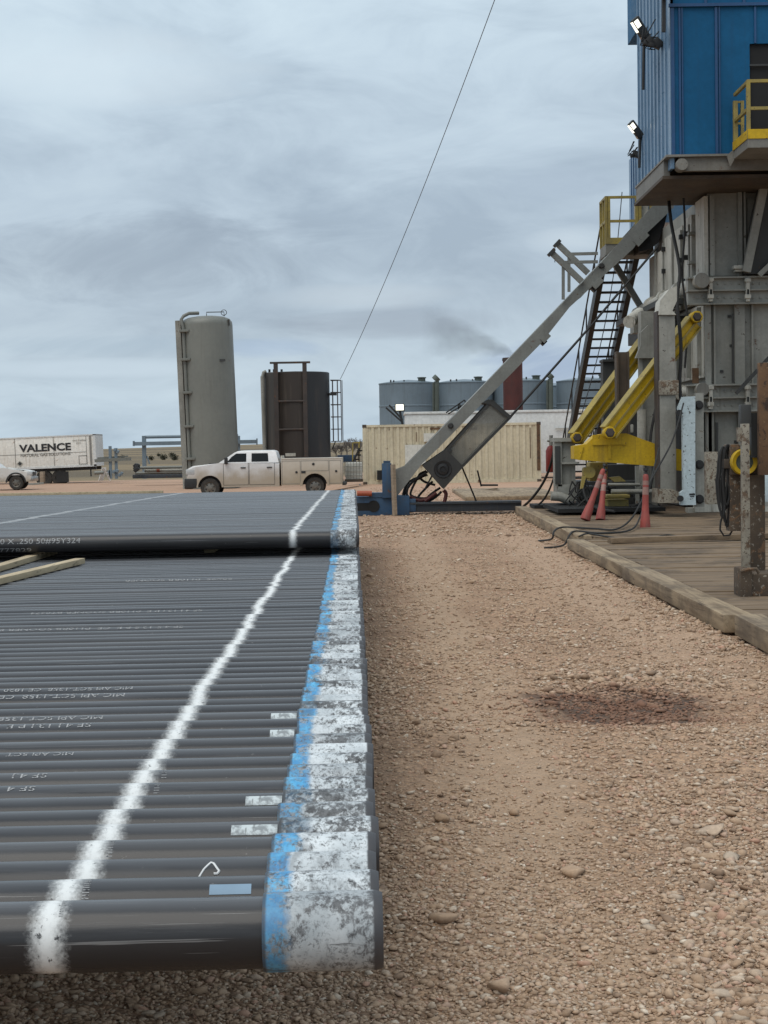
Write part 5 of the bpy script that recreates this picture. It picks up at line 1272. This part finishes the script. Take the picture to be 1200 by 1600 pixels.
# steps, tote, small things left of the container
stp = thing('access_steps', 'dim yellow framed access steps at the left end of the container', 'steps', P(553, 745, 70))
mb = MB()
for px in (551, 561): mb.beam(P(px, 692, 70), P(px, 745, 70), .06, .06)
mb.beam(P(551, 692, 70), P(563, 691, 70), .06, .06); mb.build('rail', 'yellow_dim', stp)
mb = MB(); mb.beam(P(541, 745, 70), P(562, 700, 70), .8, .08)
for i in range(6): pbox(mb, 543+i*3, 738-i*7, 556+i*2, 740-i*7, 69.8, .5)
mb.build('flight', 'steel_dark', stp)
tb = thing('tote_tank', 'caged translucent tote between the truck and the container', 'tote', P(549, 752, 66))
mb = MB(); pbox(mb, 540, 723, 566, 749, 66.05, 1, .05); mb.build('bottle', 'white_patch', tb)
mb = MB()
for i in range(7): mb.beam(P(539+i*4.5, 721, 66), P(539+i*4.5, 752, 66), .025, .025)
for j in range(5): mb.beam(P(539, 722+j*7, 66), P(567, 722+j*7, 66), .025, .025)
mb.build('cage', 'grey', tb)
mb = MB(); pbox(mb, 539, 749, 567, 753, 65.98, 1.1); mb.build('pallet', 'brown', tb)
bb = MB(); pbox(bb, 527, 711, 556, 722, 86, .5, .02); bb.build('blue_bin', 'base_blue', loc=P(541, 724, 86), label='low blue bin beyond the rear of the service truck', cat='bin')
# ================================================================== TRAILER with lettering at left
YV = 95.0
xrv = P(150.5, 705, YV).x; zv0, zv1 = P(148, 728, YV).z, P(148, 678.5, YV).z; LV = 12.5
vt = thing('box_trailer', 'white box trailer lettered VALENCE at the far left', 'trailer', (xrv, YV, zv0))
mb = MB(); mb.span((xrv-LV, YV, zv0), (xrv-.05, YV+2.5, zv1), .03); mb.build('box', 'trailer', vt)
mb = MB(); mb.span((xrv-LV, YV-.03, zv1-.06), (xrv, YV+2.53, zv1+.02)); mb.span((xrv-LV, YV-.03, zv0-.02), (xrv, YV+.02, zv0+.10))
mb.span((xrv-.16, YV-.03, zv0), (xrv, YV+2.53, zv1)); mb.build('frame', 'white', vt)
mb = MB()
for f_ in (.30, 2.28, 4.62, 7.0): mb.span((xrv-f_-.28, YV-.015, zv0+.10), (xrv-f_-.25, YV-.002, zv1-.06))
mb.span((xrv-.37, YV-.04, zv0+.05), (xrv-.25, YV-.031, zv1-.05)); parts(mb, 'panel_joint', 'ink_fade', vt)
mb = MB(); zz_ = zv0+(zv1-zv0)*.46; mb.span((xrv-LV, YV-.014, zz_-.012), (xrv-.6, YV-.003, zz_+.012)); mb.build('rivet_line', 'ink_fade', vt)
def flatfn(x0, z0, y): return lambda tx, ty: (x0+tx, y, z0+ty)
pxw = YV/F_PX
zl0 = zv0+(zv1-zv0)*.545
text('VALENCE', .60, 'black_ink', vt, flatfn(xrv-118.5*pxw, zl0, YV-.02), name='company_lettering', bold=.022, xs=(81*pxw)/(.60*4.30))
text('NATURAL GAS SOLUTIONS', .24, 'ink_fade', vt, flatfn(xrv-118*pxw, zl0-.30, YV-.02), name='small_lettering', bold=.006, xs=(80*pxw)/(.24*12.6))
text('VNG 530046', .15, 'ink_fade', vt, flatfn(xrv-36*pxw, zv1-.38, YV-.02), name='unit_number'); text('9272', .15, 'ink_fade', vt, flatfn(xrv-30*pxw, zv1-.54, YV-.02), name='unit_number')
mb = MB(); cx_, cz_ = xrv-119.5*pxw, zv0+.34; mb.prism([(cx_-.20, cz_), (cx_, cz_+.20), (cx_+.20, cz_), (cx_, cz_-.20)], YV-.03, YV-.016); pl = mb.build('hazard_placard', 'grey_pale', vt)
mb = MB(); s_ = .13; mb.prism([(cx_-s_, cz_), (cx_, cz_+s_), (cx_+s_, cz_), (cx_, cz_-s_)], YV-.038, YV-.031); mb.build('placard_emblem', 'grey_dark', pl)
mb = MB()
for a, b, c_, d in [(27, 32, 14.5, 32.5), (27, 45, 14.5, 45.5), (27, 32, 26.5, 45.5), (15, 32, 14.5, 45.5)]:
    mb.span((xrv-a*pxw-.012, YV-.02, zv1-b*pxw), (xrv-c_*pxw, YV-.004, zv1-d*pxw-.012))
mb.build('hatch_outline', 'ink_fade', vt)
mb = MB(); mb.span((xrv-LV, YV+.3, zv0-.22), (xrv-.1, YV+.5, zv0-.021)); mb.span((xrv-LV, YV+2.0, zv0-.22), (xrv-.1, YV+2.2, zv0-.021)); mb.span((xrv-.45, YV+.2, zv0-.62), (xrv-.38, YV+.3, zv0-.2)); mb.span((xrv-7, YV+.2, zv0-.5), (xrv-5, YV+.6, zv0-.23)); mb.build('chassis', 'steel_dark', vt)
for i, f_ in enumerate((2.3, 3.25)):
    mb = MB(); mb.lathe([(0, .05), (.22, .05), (.28, 0), (.46, 0), (.5, .04), (.5, .26), (.44, .3), (0, .3)], (xrv-f_, YV+.15, zv0-.62), 'Y', 22); mb.build('wheel', 'tyre', vt)
mb = MB(); mb.span((xrv-2.5, YV+.1, zv0-.9), (xrv-1.75, YV+.14, zv0-.25)); mb.build('mud_flap', 'rubber', vt)
vt.rotation_euler = (0, R(-1.6), 0)
blk = MB(); pbox(blk, 62, 737, 68, 754, 93.5, .5, .03); blk.build('timber_block', 'lumber_red', loc=P(65, 754, 93.5), label='stubby wooden post in front of the white box trailer', cat='block')
board('ground_pipe', P(40, 757, 92), P(68, 755, 92), .12, .12, 'grey', 'short grey pipe lying on the ground by the wooden post', 'pipe')

# ================================================================== racks, sign, pipes at the left
Yk = 92.0
pr = thing('pipe_stand', 'grey pipe stand with valves right of the box trailer', 'pipe stand', P(175, 748, Yk))
mb = MB()
for px, yt in [(172, 697), (181, 700), (170, 735)]: mb.beam(P(px, yt, Yk), P(px+1, 748, Yk), .16, .16)
parts(mb, 'post', 'tank_grey', pr)
mb = MB(); mb.beam(P(148, 720, Yk-.1), P(205, 717, Yk-.1), .14, .18); mb.beam(P(152, 716, Yk+.4), P(200, 713, Yk+.4), .1, .1); mb.build('beam', 'silo', pr)
mb = MB()
for px, py in [(180, 703), (184, 706), (183, 736), (187, 742), (178, 737), (190, 740)]: c = P(px, py, Yk-.1); mb.box(c, (.16, .2, .2), Matrix.Rotation(.4, 3, 'Y'), .03)
parts(mb, 'valve', 'tank_grey', pr)
sg = thing('folding_sign', 'white folding sign standing on the gravel beside the pipe stand', 'sign', P(166, 751, 90))
mb = MB()
for (a, b, Y_) in [((163.5, 731), (172, 751), 89.8), ((163, 731), (157.5, 751), 90.2)]: mb.beam(P(*a, Y_), P(*b, Y_+(.1)), .45, .04, up=(1, 0, 0) if False else (0, 0, 1))
parts(mb, 'board', 'white', sg)
mb = MB()
for py in (735, 739.5, 744): pbox(mb, 163.6+(py-731)*.42, py, 166+(py-731)*.42, py+2, 89.52, .02)
mb.build('sign_marks', 'ink_fade', sg)
gf = thing('overhead_pipe_rail', 'grey overhead pipe rail on posts behind the tall silo', 'frame', P(225, 748, Yk))
mb = MB()
for px, yb_ in [(225, 748), (372, 745)]: mb.beam(P(px, 681, Yk), P(px+1, yb_, Yk), .22, .22)
mb.beam(P(229, 712, Yk), P(234, 725, Yk), .08, .08); mb.build('post', 'tank_grey', gf)
mb = MB(); mb.beam(P(209, 693.5, Yk-.15), P(402, 690, Yk-.15), .25, .22); mb.beam(P(209, 689, Yk-.15), P(209, 697, Yk-.15), .3, .08); mb.beam(P(401.5, 685, Yk-.15), P(401.5, 695, Yk-.15), .3, .06); mb.build('lower_beam', 'tank_grey', gf)
mb = MB(); mb.tube([P(226, 683, Yk), P(372, 680.5, Yk)], .09, 10); mb.build('upper_pipe', 'tank_grey', gf)
for i, (xa_, ya_, xb_, yb_, r_, mt, lb) in enumerate([(216, 731, 292, 729.5, .085, 'silo', 'topmost pale grey pipe of the low stack left of the truck hood'), (226, 735, 292, 734, .11, 'grey_pale', 'middle pale pipe with a red mark in the stack left of the truck'), (211, 739.5, 292, 738.5, .08, 'silo', 'lowest pale grey pipe of the stack, above the blue beam'), (148, 739, 162, 738.5, .1, 'silo', 'short pale pipe between the trailer and the folding sign')]):
    t = thing('line_pipe', lb, 'pipe', P((xa_+xb_)/2, (ya_+yb_)/2, 86), 'line pipes on the ground at the left')
    mb = MB(); mb.tube([P(xa_, ya_, 86+.3*i), P(xb_+(20 if i < 3 else 0), yb_-.2, 86+.3*i)], r_, 12); mb.build('tube', mt, t)
    if i == 1: mb = MB(); mb.tube([P(245, 734.8, 86.3), P(250, 734.7, 86.3)], r_+.004, 12); mb.build('red_mark', 'orange', t)
bbm = MB(); pbox(bbm, 207, 741, 300, 747, 85.5, .5, .02); bbm.build('blue_beam', 'base_dark', loc=P(250, 747, 85.5), label='dark blue beam on the ground under the pale pipes', cat='beam')
dv = thing('dark_valve', 'dark valve assembly at the left end of the pale pipes', 'valve', P(213, 746, 85))
mb = MB()
for i in range(9): c = P(random.uniform(210, 217), random.uniform(727, 742), 85+random.random()*.3); mb.box(c, (.2, .2, .22), Matrix.Rotation(random.random(), 3, 'Y'), .03)
mb.build('body', 'steel_dark', dv)

# ================================================================== VEHICLES
def wheel(parent, x, y, z, r, w, side_):
    s = -1 if side_ < 0 else 1
    mb_ = MB(); mb_.lathe([(r*.62, s*w*.5), (r*.72, s*w*.5), (r*.93, s*w*.5), (r, s*w*.36), (r, -s*w*.36), (r*.93, -s*w*.5), (r*.6, -s*w*.5)], (x, y, z), 'Y', 32); t_ = mb_.build('wheel', 'tyre', parent)
    mb_ = MB(); mb_.lathe([(r*.63, s*w*.48), (r*.60, s*w*.40), (r*.50, s*w*.30), (r*.25, s*w*.36), (r*.22, s*w*.44), (0, s*w*.46)], (x, y, z), 'Y', 24); rm = mb_.build('rim', 'rim', t_)
    mb_ = MB()
    for i in range(6):
        a = i*math.pi/3+.3; mb_.lathe([(r*.075, s*w*.372), (0, s*w*.374)], (x+r*.42*math.cos(a), y, z+r*.42*math.sin(a)), 'Y', 8)
    mb_.build('rim_hole', 'black', t_)
def arch_profile(pts_top, x0, x1, zb_, wheels, ra):
    """closed side outline: along the bottom from right to left with wheel arches, then the given top points"""
    out = []; 
    ws = sorted(wheels, key=lambda w_: -w_[0]); out.append((x1, zb_))
    for wx, wz in ws:
        h = zb_-wz; ha = math.sqrt(max(ra*ra-h*h, .01)); a0 = math.atan2(h, ha)
        for i in range(11):
            a = a0+(math.pi-2*a0)*i/10; out.append((wx+ra*math.cos(a), wz+ra*math.sin(a)))
    out.append((x0, zb_)); return out+pts_top
def side_strip(mb_, pts, y, t): mb_.prism(pts, y, y+t)

def service_truck():
    t = thing('service_truck', 'dusty white crew cab service truck with utility body, parked behind the pipes', 'truck', (0, 0, 0))
    ORI[t.name] = Vector((0, 0, 0)); W2 = 1.0
    body = arch_profile([(.02, .62), (.0, .95), (.06, 1.22), (.30, 1.33), (1.30, 1.42), (1.42, 1.44), (3.78, 1.44), (3.90, 1.40)], .12, 3.90, .42, [(.98, .42)], .50)
    mb = MB(); mb.prism(body, -W2, W2); bmesh.ops.bevel(mb.b, geom=[e for e in mb.b.edges if abs(abs(e.verts[0].co.y)-W2) < 1e-5 and abs(abs(e.verts[1].co.y)-W2) < 1e-5 and e.verts[0].co.y*e.verts[1].co.y > 0 and min(e.verts[0].co.z, e.verts[1].co.z) > .9], offset=.06, segments=3, affect='EDGES'); mb.build('body', 'truck_white', t)
    # cab glasshouse, narrower at the roof
    mb = MB(); rows = []
    for (xa_, xb_, z, w_) in [(1.34, 3.88, 1.42, .97), (2.02, 3.76, 1.86, .83), (2.16, 3.70, 1.915, .78), (2.38, 3.60, 1.945, .68)]:
        rows.append([mb.b.verts.new(q) for q in ((xa_, -w_, z), (xb_, -w_, z), (xb_, w_, z), (xa_, w_, z))])
    for A_, B_ in zip(rows, rows[1:]):
        for i in range(4): mb.b.faces.new((A_[i], A_[(i+1) % 4], B_[(i+1) % 4], B_[i]))
    mb.b.faces.new(rows[-1]); mb.build('cab', 'truck_white', t, smooth=28)
    def wpt(x, z):                              # on the sloping side of the cab
        zs = [1.42, 1.86]; wsx = [.97, .83]
        return (x, -float(np.interp(z, zs, wsx))-.010, z)
    def glass(pts, nm='window'):
        mb_ = MB()
        A_ = [mb_.b.verts.new(wpt(*q)) for q in pts]; mb_.b.faces.new(A_)
        B_ = [mb_.b.verts.new((v.co.x, -v.co.y, v.co.z)) for v in A_]; mb_.b.faces.new(B_[::-1]); return parts(mb_, nm, 'glass', t)
    glass([(1.72, 1.47), (2.52, 1.47), (2.52, 1.82), (2.10, 1.82), (1.9, 1.68)]); glass([(2.74, 1.47), (3.45, 1.47), (3.42, 1.82), (2.74, 1.82)])
    mb = MB(); mb.quad((1.42, -.88, 1.49), (1.42, .88, 1.49), (1.95, .78, 1.835), (1.95, -.78, 1.835)); mb.build('windscreen', 'glass', t)
    for (xa_, xb_) in [(1.56, 2.60), (2.64, 3.70)]:
        mb = MB()
        for x in (xa_, xb_): mb.span((x-.008, -W2-.006, .52), (x+.008, -W2-.001, 1.42))
        mb.span((xa_, -W2-.006, .50), (xb_, -W2-.001, .515)); d = mb.build('door_gap', 'grey_dark', t)
        mb = MB(); mb.span((xb_-.32, -W2-.04, 1.20), (xb_-.10, -W2-.007, 1.245), .01); mb.build('door_handle', 'plastic', d)
    mb = MB(); mb.span((1.62, -W2-.22, 1.38), (1.76, -W2-.02, 1.66), .03); mb.build('mirror', 'plastic', t)
    mb = MB(); mb.span((.9, -.5, 1.385), (1.2, -.42, 1.43)); mb.build('hood_scoop', 'plastic', t)
    mb = MB(); mb.span((-.10, -.98, .36), (.22, .98, .72), .06); mb.span((-.08, -W2-.03, .40), (.44, -W2+.14, .80), .04); mb.build('bumper', 'plastic', t)
    mb = MB(); mb.span((-.015, -.62, .80), (.03, .62, 1.20), .02); mb.build('grille', 'plastic', t)
    for s in (-1, 1): mb = MB(); mb.span((-.02, s*.66 if s > 0 else -W2-.012, .95), (.36, W2+.012 if s > 0 else -.66, 1.19), .05); mb.build('headlight', 'headlamp', t)
    mb = MB(); arch = [( .98+.50*math.cos(a), .42+.50*math.sin(a)) for a in [math.pi*i/14 for i in range(15)]]+[(.98+.56*math.cos(a), .42+.56*math.sin(a)) for a in [math.pi*(14-i)/14 for i in range(15)]]; mb.prism(arch, -W2-.025, -W2+.02); mb.build('wheel_arch', 'truck_white', t)
    mb = MB(); mb.span((.4, -.9, .5), (6.4, .9, .62)); mb.span((.98-.45, -.85, .62), (.98+.45, .85, .95)); mb.span((4.9, -.85, .62), (5.9, .85, .95)); mb.build('chassis', 'black', t)
    sb = arch_profile([(3.98, 1.55), (6.53, 1.55)], 3.98, 6.53, .46, [(5.38, .42)], .52)
    mb = MB(); mb.prism(sb, -1.06, 1.06); sbo = mb.build('service_body', 'truck_body', t)
    mb = MB()
    for (a, b, c_, d) in [(4.02, .52, 4.78, 1.47), (4.82, 1.05, 5.96, 1.47), (6.0, .52, 6.48, 1.47)]:
        for p_, q_ in (((a, b), (c_, b)), ((c_, b), (c_, d)), ((c_, d), (a, d)), ((a, d), (a, b))):
            mb.span((min(p_[0], q_[0])-.007, -1.068, min(p_[1], q_[1])-.007), (max(p_[0], q_[0])+.007, -1.061, max(p_[1], q_[1])+.007))
    mb.build('compartment_seam', 'ink_fade', sbo)
    for x, z, r_ in [(4.62, 1.0, .05), (5.33, 1.33, .055), (6.28, 1.02, .05)]:
        mb = MB(); mb.lathe([(r_, .0), (r_, -.02), (r_*.6, -.03), (0, -.03)], (x, -1.062, z), 'Y', 16); mb.build('latch', 'plastic', sbo)
    mb = MB(); mb.span((4.82, -1.075, .95), (5.0, -1.062, 1.04)); mb.build('name_badge', 'plastic', sbo)
    mb = MB(); mb.span((3.98, -1.08, 1.55), (6.53, 1.08, 1.585)); mb.span((3.96, -.9, 1.585), (4.0, .9, 1.70)); mb.build('top_rail', 'truck_body', sbo)
    mb = MB(); arch = [(5.38+.52*math.cos(a), .42+.52*math.sin(a)) for a in [math.pi*i/14 for i in range(15)]]+[(5.38+.62*math.cos(a), .42+.60*math.sin(a)) for a in [math.pi*(14-i)/14 for i in range(15)]]; mb.prism(arch, -1.12, -1.0); mb.build('fender', 'truck_body', sbo)
    mb = MB(); mb.span((6.53, -1.0, .42), (6.68, 1.0, .55), .02); mb.build('rear_bumper', 'grey_dark', t)
    for x in (.98, 5.38):
        for s in (-1, 1): wheel(t, x, s*(W2-.16), .40, .40, .28, s)
    return t
t = service_truck(); pA = P(287, 740, 64); t.location = (pA.x+.1, 64+1.0, -.33); t.scale = (.975,)*3

def pickup():
    t = thing('pickup', 'muddy white older pickup seen by its front end at the left edge', 'truck', (0, 0, 0)); ORI[t.name] = Vector((0, 0, 0)); W2 = .92
    body = arch_profile([(-5.0, .7), (-5.0, 1.12), (-1.62, 1.12), (-1.48, 1.08), (-.35, 1.0), (-.08, .93), (0, .80), (0, .62), (-.04, .5)], -5.0, -.10, .42, [(-.78, .37), (-4.0, .37)], .45)
    mb = MB(); mb.prism(body, -W2, W2); bmesh.ops.bevel(mb.b, geom=[e for e in mb.b.edges if abs(abs(e.verts[0].co.y)-W2) < 1e-5 and e.verts[0].co.y*e.verts[1].co.y > 0 and abs(e.verts[0].co.y-e.verts[1].co.y) < 1e-5 and min(e.verts[0].co.z, e.verts[1].co.z) > .75], offset=.07, segments=3, affect='EDGES'); mb.build('body', 'pickup_white', t)
    mb = MB(); rows = []
    for (xa_, xb_, z, w_) in [(-3.6, -1.50, 1.10, .88), (-3.5, -1.78, 1.32, .82), (-3.4, -2.1, 1.56, .74), (-3.3, -2.25, 1.62, .66)]:
        rows.append([mb.b.verts.new(q) for q in ((xa_, -w_, z), (xb_, -w_, z), (xb_, w_, z), (xa_, w_, z))])
    for A_, B_ in zip(rows, rows[1:]):
        for i in range(4): mb.b.faces.new((A_[i], A_[(i+1) % 4], B_[(i+1) % 4], B_[i]))
    mb.b.faces.new(rows[-1]); mb.build('cab', 'pickup_white', t, smooth=28)
    mb = MB(); mb.quad((-1.58, -.78, 1.16), (-1.58, .78, 1.16), (-2.06, .68, 1.54), (-2.06, -.68, 1.54)); mb.build('windscreen', 'glass', t)
    mb = MB(); mb.quad((-2.9, -.865, 1.16), (-1.95, -.865, 1.16), (-2.2, -.765, 1.52), (-2.9, -.765, 1.52)); mb.build('window', 'glass', t)
    mb = MB(); mb.span((-2.05, -1.1, 1.14), (-1.93, -.93, 1.32), .03); mb.build('mirror', 'plastic', t)
    mb = MB(); mb.span((-.14, -.9, .42), (.09, .9, .66), .04); mb.build('bumper', 'chrome', t)
    mb = MB(); mb.span((.0, -.55, .70), (.02, .55, .90)); mb.build('grille', 'plastic', t)
    mb = MB()
    for s in (-1, 1): mb.span((-.22, -.93 if s < 0 else .60, .72), (.025, -.60 if s < 0 else .93, .90), .03)
    mb.build('headlight', 'headlamp', t)
    mb = MB(); arch = [(-.78+.45*math.cos(a), .37+.45*math.sin(a)) for a in [math.pi*i/14 for i in range(15)]]+[(-.78+.52*math.cos(a), .37+.52*math.sin(a)) for a in [math.pi*(14-i)/14 for i in range(15)]]; mb.prism(arch, -W2-.02, -W2+.02); mb.build('wheel_arch', 'plastic', t)
    mb = MB(); mb.span((-4.8, -.82, .46), (-.2, .82, .75)); mb.build('chassis', 'black', t)
    for x in (-.78, -4.0):
        for s in (-1, 1): wheel(t, x, s*(W2-.14), .36, .36, .25, s)
    return t
t = pickup(); q = P(47, 740, 80); t.location = (q.x, 80+.9, -.27); t.rotation_euler = (0, 0, R(4))

# ================================================================== VEGETATION
def bush(px, py, Y, s, label):
    s *= .72
    c = P(px, py, Y); z = float(gh(c.x, Y)); t = thing('shrub', label, 'shrub', (c.x, Y, z), 'shrubs on the far slope')
    mb = MB()
    for i in range(int(260)):
        v = Vector((random.gauss(0, .5), random.gauss(0, .5), random.gauss(0, .42))); v *= s*.9
        pz = max(.05, v.z+s*.75); q = s*random.uniform(.08, .2); n_ = Vector((random.gauss(0, 1), random.gauss(0, 1), random.gauss(0, 1))).normalized(); a = n_.orthogonal().normalized()*q; b = n_.cross(a)
        o_ = Vector((c.x+v.x, Y+v.y, z+pz)); mb.quad(o_-a, o_-b, o_+a, o_+b)
    mb.build('foliage', 'bush', t)
    mb = MB()
    for i in range(4): mb.tube([(c.x, Y, z-.1), (c.x+random.uniform(-.4, .4)*s, Y, z+s*.8)], [.05*s, .02*s], 5)
    mb.build('stem', 'bare', t)
for (px, py, Y, s, lb) in [(236, 715, 200, 0.54, 'broad low shrub leftmost of the slope cluster'), (255, 714, 205, 0.68, 'upright dark shrub in the middle of the slope cluster'), (268, 708, 240, 0.61, 'flat shrub highest on the slope'), (273, 716, 200, 0.68, 'rounded dark shrub nearest the silo'), (248, 708, 250, 0.47, 'small shrub on the slope behind the upright one'), (192, 710, 230, 0.40, 'tiny shrub on the slope behind the pipe stand')]:
    bush(px, py, Y, s, lb)
def bare_tree(px, Y, h, label):
    c = P(px, 700, Y); z = float(gh(c.x, Y)); t = thing('bare_tree', label, 'tree', (c.x, Y, z), 'bare trees behind the dark tank')
    mb = MB(); mb.tube([(c.x, Y, z-.2), (c.x+.1, Y, z+h*.35), (c.x+.05, Y, z+h*.6)], [.10, .07, .05], 7); mb.build('trunk', 'bare', t)
    mb = MB()
    def br(p, d, L, r, lv):
        q = p+d*L; mb.tube([p, p.lerp(q, .5)+Vector((random.gauss(0, .05), 0, .03))*L, q], [r, r*.75, r*.5], 4, False)
        if lv > 0:
            for i in range(4): br(p.lerp(q, random.uniform(.4, 1)), (d+Vector((random.gauss(0, .55), random.gauss(0, .55), random.uniform(.0, .5)))).normalized(), L*random.uniform(.5, .75), max(r*.55, .014), lv-1)
    for i in range(8): br(Vector((c.x+.05, Y, z+h*random.uniform(.25, .6))), Vector((random.gauss(0, .6), random.gauss(0, .6), .9)).normalized(), h*.30, .04, 3)
    mb.build('crown', 'bare', t)
for i, (px, Y, h, lb) in enumerate([(532, 190, 1.9, 'low bare tree just right of the dark tank'), (541, 200, 2.3, 'bare tree midway between dark tank and container steps'), (550, 195, 2.7, 'tallest bare tree left of the container steps'), (559, 205, 2.4, 'bare tree partly behind the container steps'), (524, 200, 1.8, 'bare tree seen through the ladder cage')]): bare_tree(px, Y, h, lb)

# ================================================================== SMOKE from the stack
def smoke():
    mb_ = MB(); a, b = P(690, 540, 79), P(818, 480, 79); c = P(757, 522, 80)
    mb_.span((P(660, 520, 80).x, 78.4, P(757, 575, 80).z), (P(815, 520, 80).x, 81.6, P(757, 470, 80).z))
    k = NT('thin exhaust smoke'); k.t.nodes.remove(k.b)
    out = [n_ for n_ in k.t.nodes if n_.type == 'OUTPUT_MATERIAL'][0]
    vol = k.n('ShaderNodeVolumePrincipled'); vol.inputs['Color'].default_value = (.10, .10, .11, 1)
    geo = k.n('ShaderNodeNewGeometry'); x, y, z = k.sep(geo.outputs['Position'])[:3]
    # plume: leaves the stack to the left, climbing and widening
    src = P(803, 560, 80)
    dx = k.math('SUBTRACT', src.x, x); t_ = k.math('DIVIDE', dx, 4.9)
    zc = k.math('ADD', src.z, k.math('MULTIPLY', k.math('POWER', k.math('MAXIMUM', t_, .0001), .55), 1.5))
    w = k.math('MULTIPLY_ADD', t_, 1.5, .25)
    q = k.math('DIVIDE', k.math('SUBTRACT', z, zc), w); q2 = k.math('DIVIDE', k.math('SUBTRACT', y, 80.0), k.math('MULTIPLY', w, 1.3))
    rr = k.math('ADD', k.math('MULTIPLY', q, q), k.math('MULTIPLY', q2, q2))
    n_ = k.noise(1.3, 5, .6, .6, vec=k.map((1, 1, 1.6), vec=geo.outputs['Position']))
    f = k.math('SUBTRACT', 1.0, k.math('ADD', rr, k.math('MULTIPLY', k.math('SUBTRACT', n_, .5), 2.2)), clamp=True)
    f = k.math('MULTIPLY', f, k.math('MULTIPLY', k.ss(t_, -.06, .03), k.ss(t_, .55, 1.0, 1, 0)))
    dens = k.math('MULTIPLY', f, k.ss(t_, 0, .6, .55, .2)); k.l(dens, vol.inputs['Density'])
    k.l(vol.outputs[0], out.inputs['Volume'])
    mb_.build('exhaust_smoke', k.m, loc=c, label='thin dark smoke drifting left from the red stack', cat='smoke', kind='stuff')
smoke()
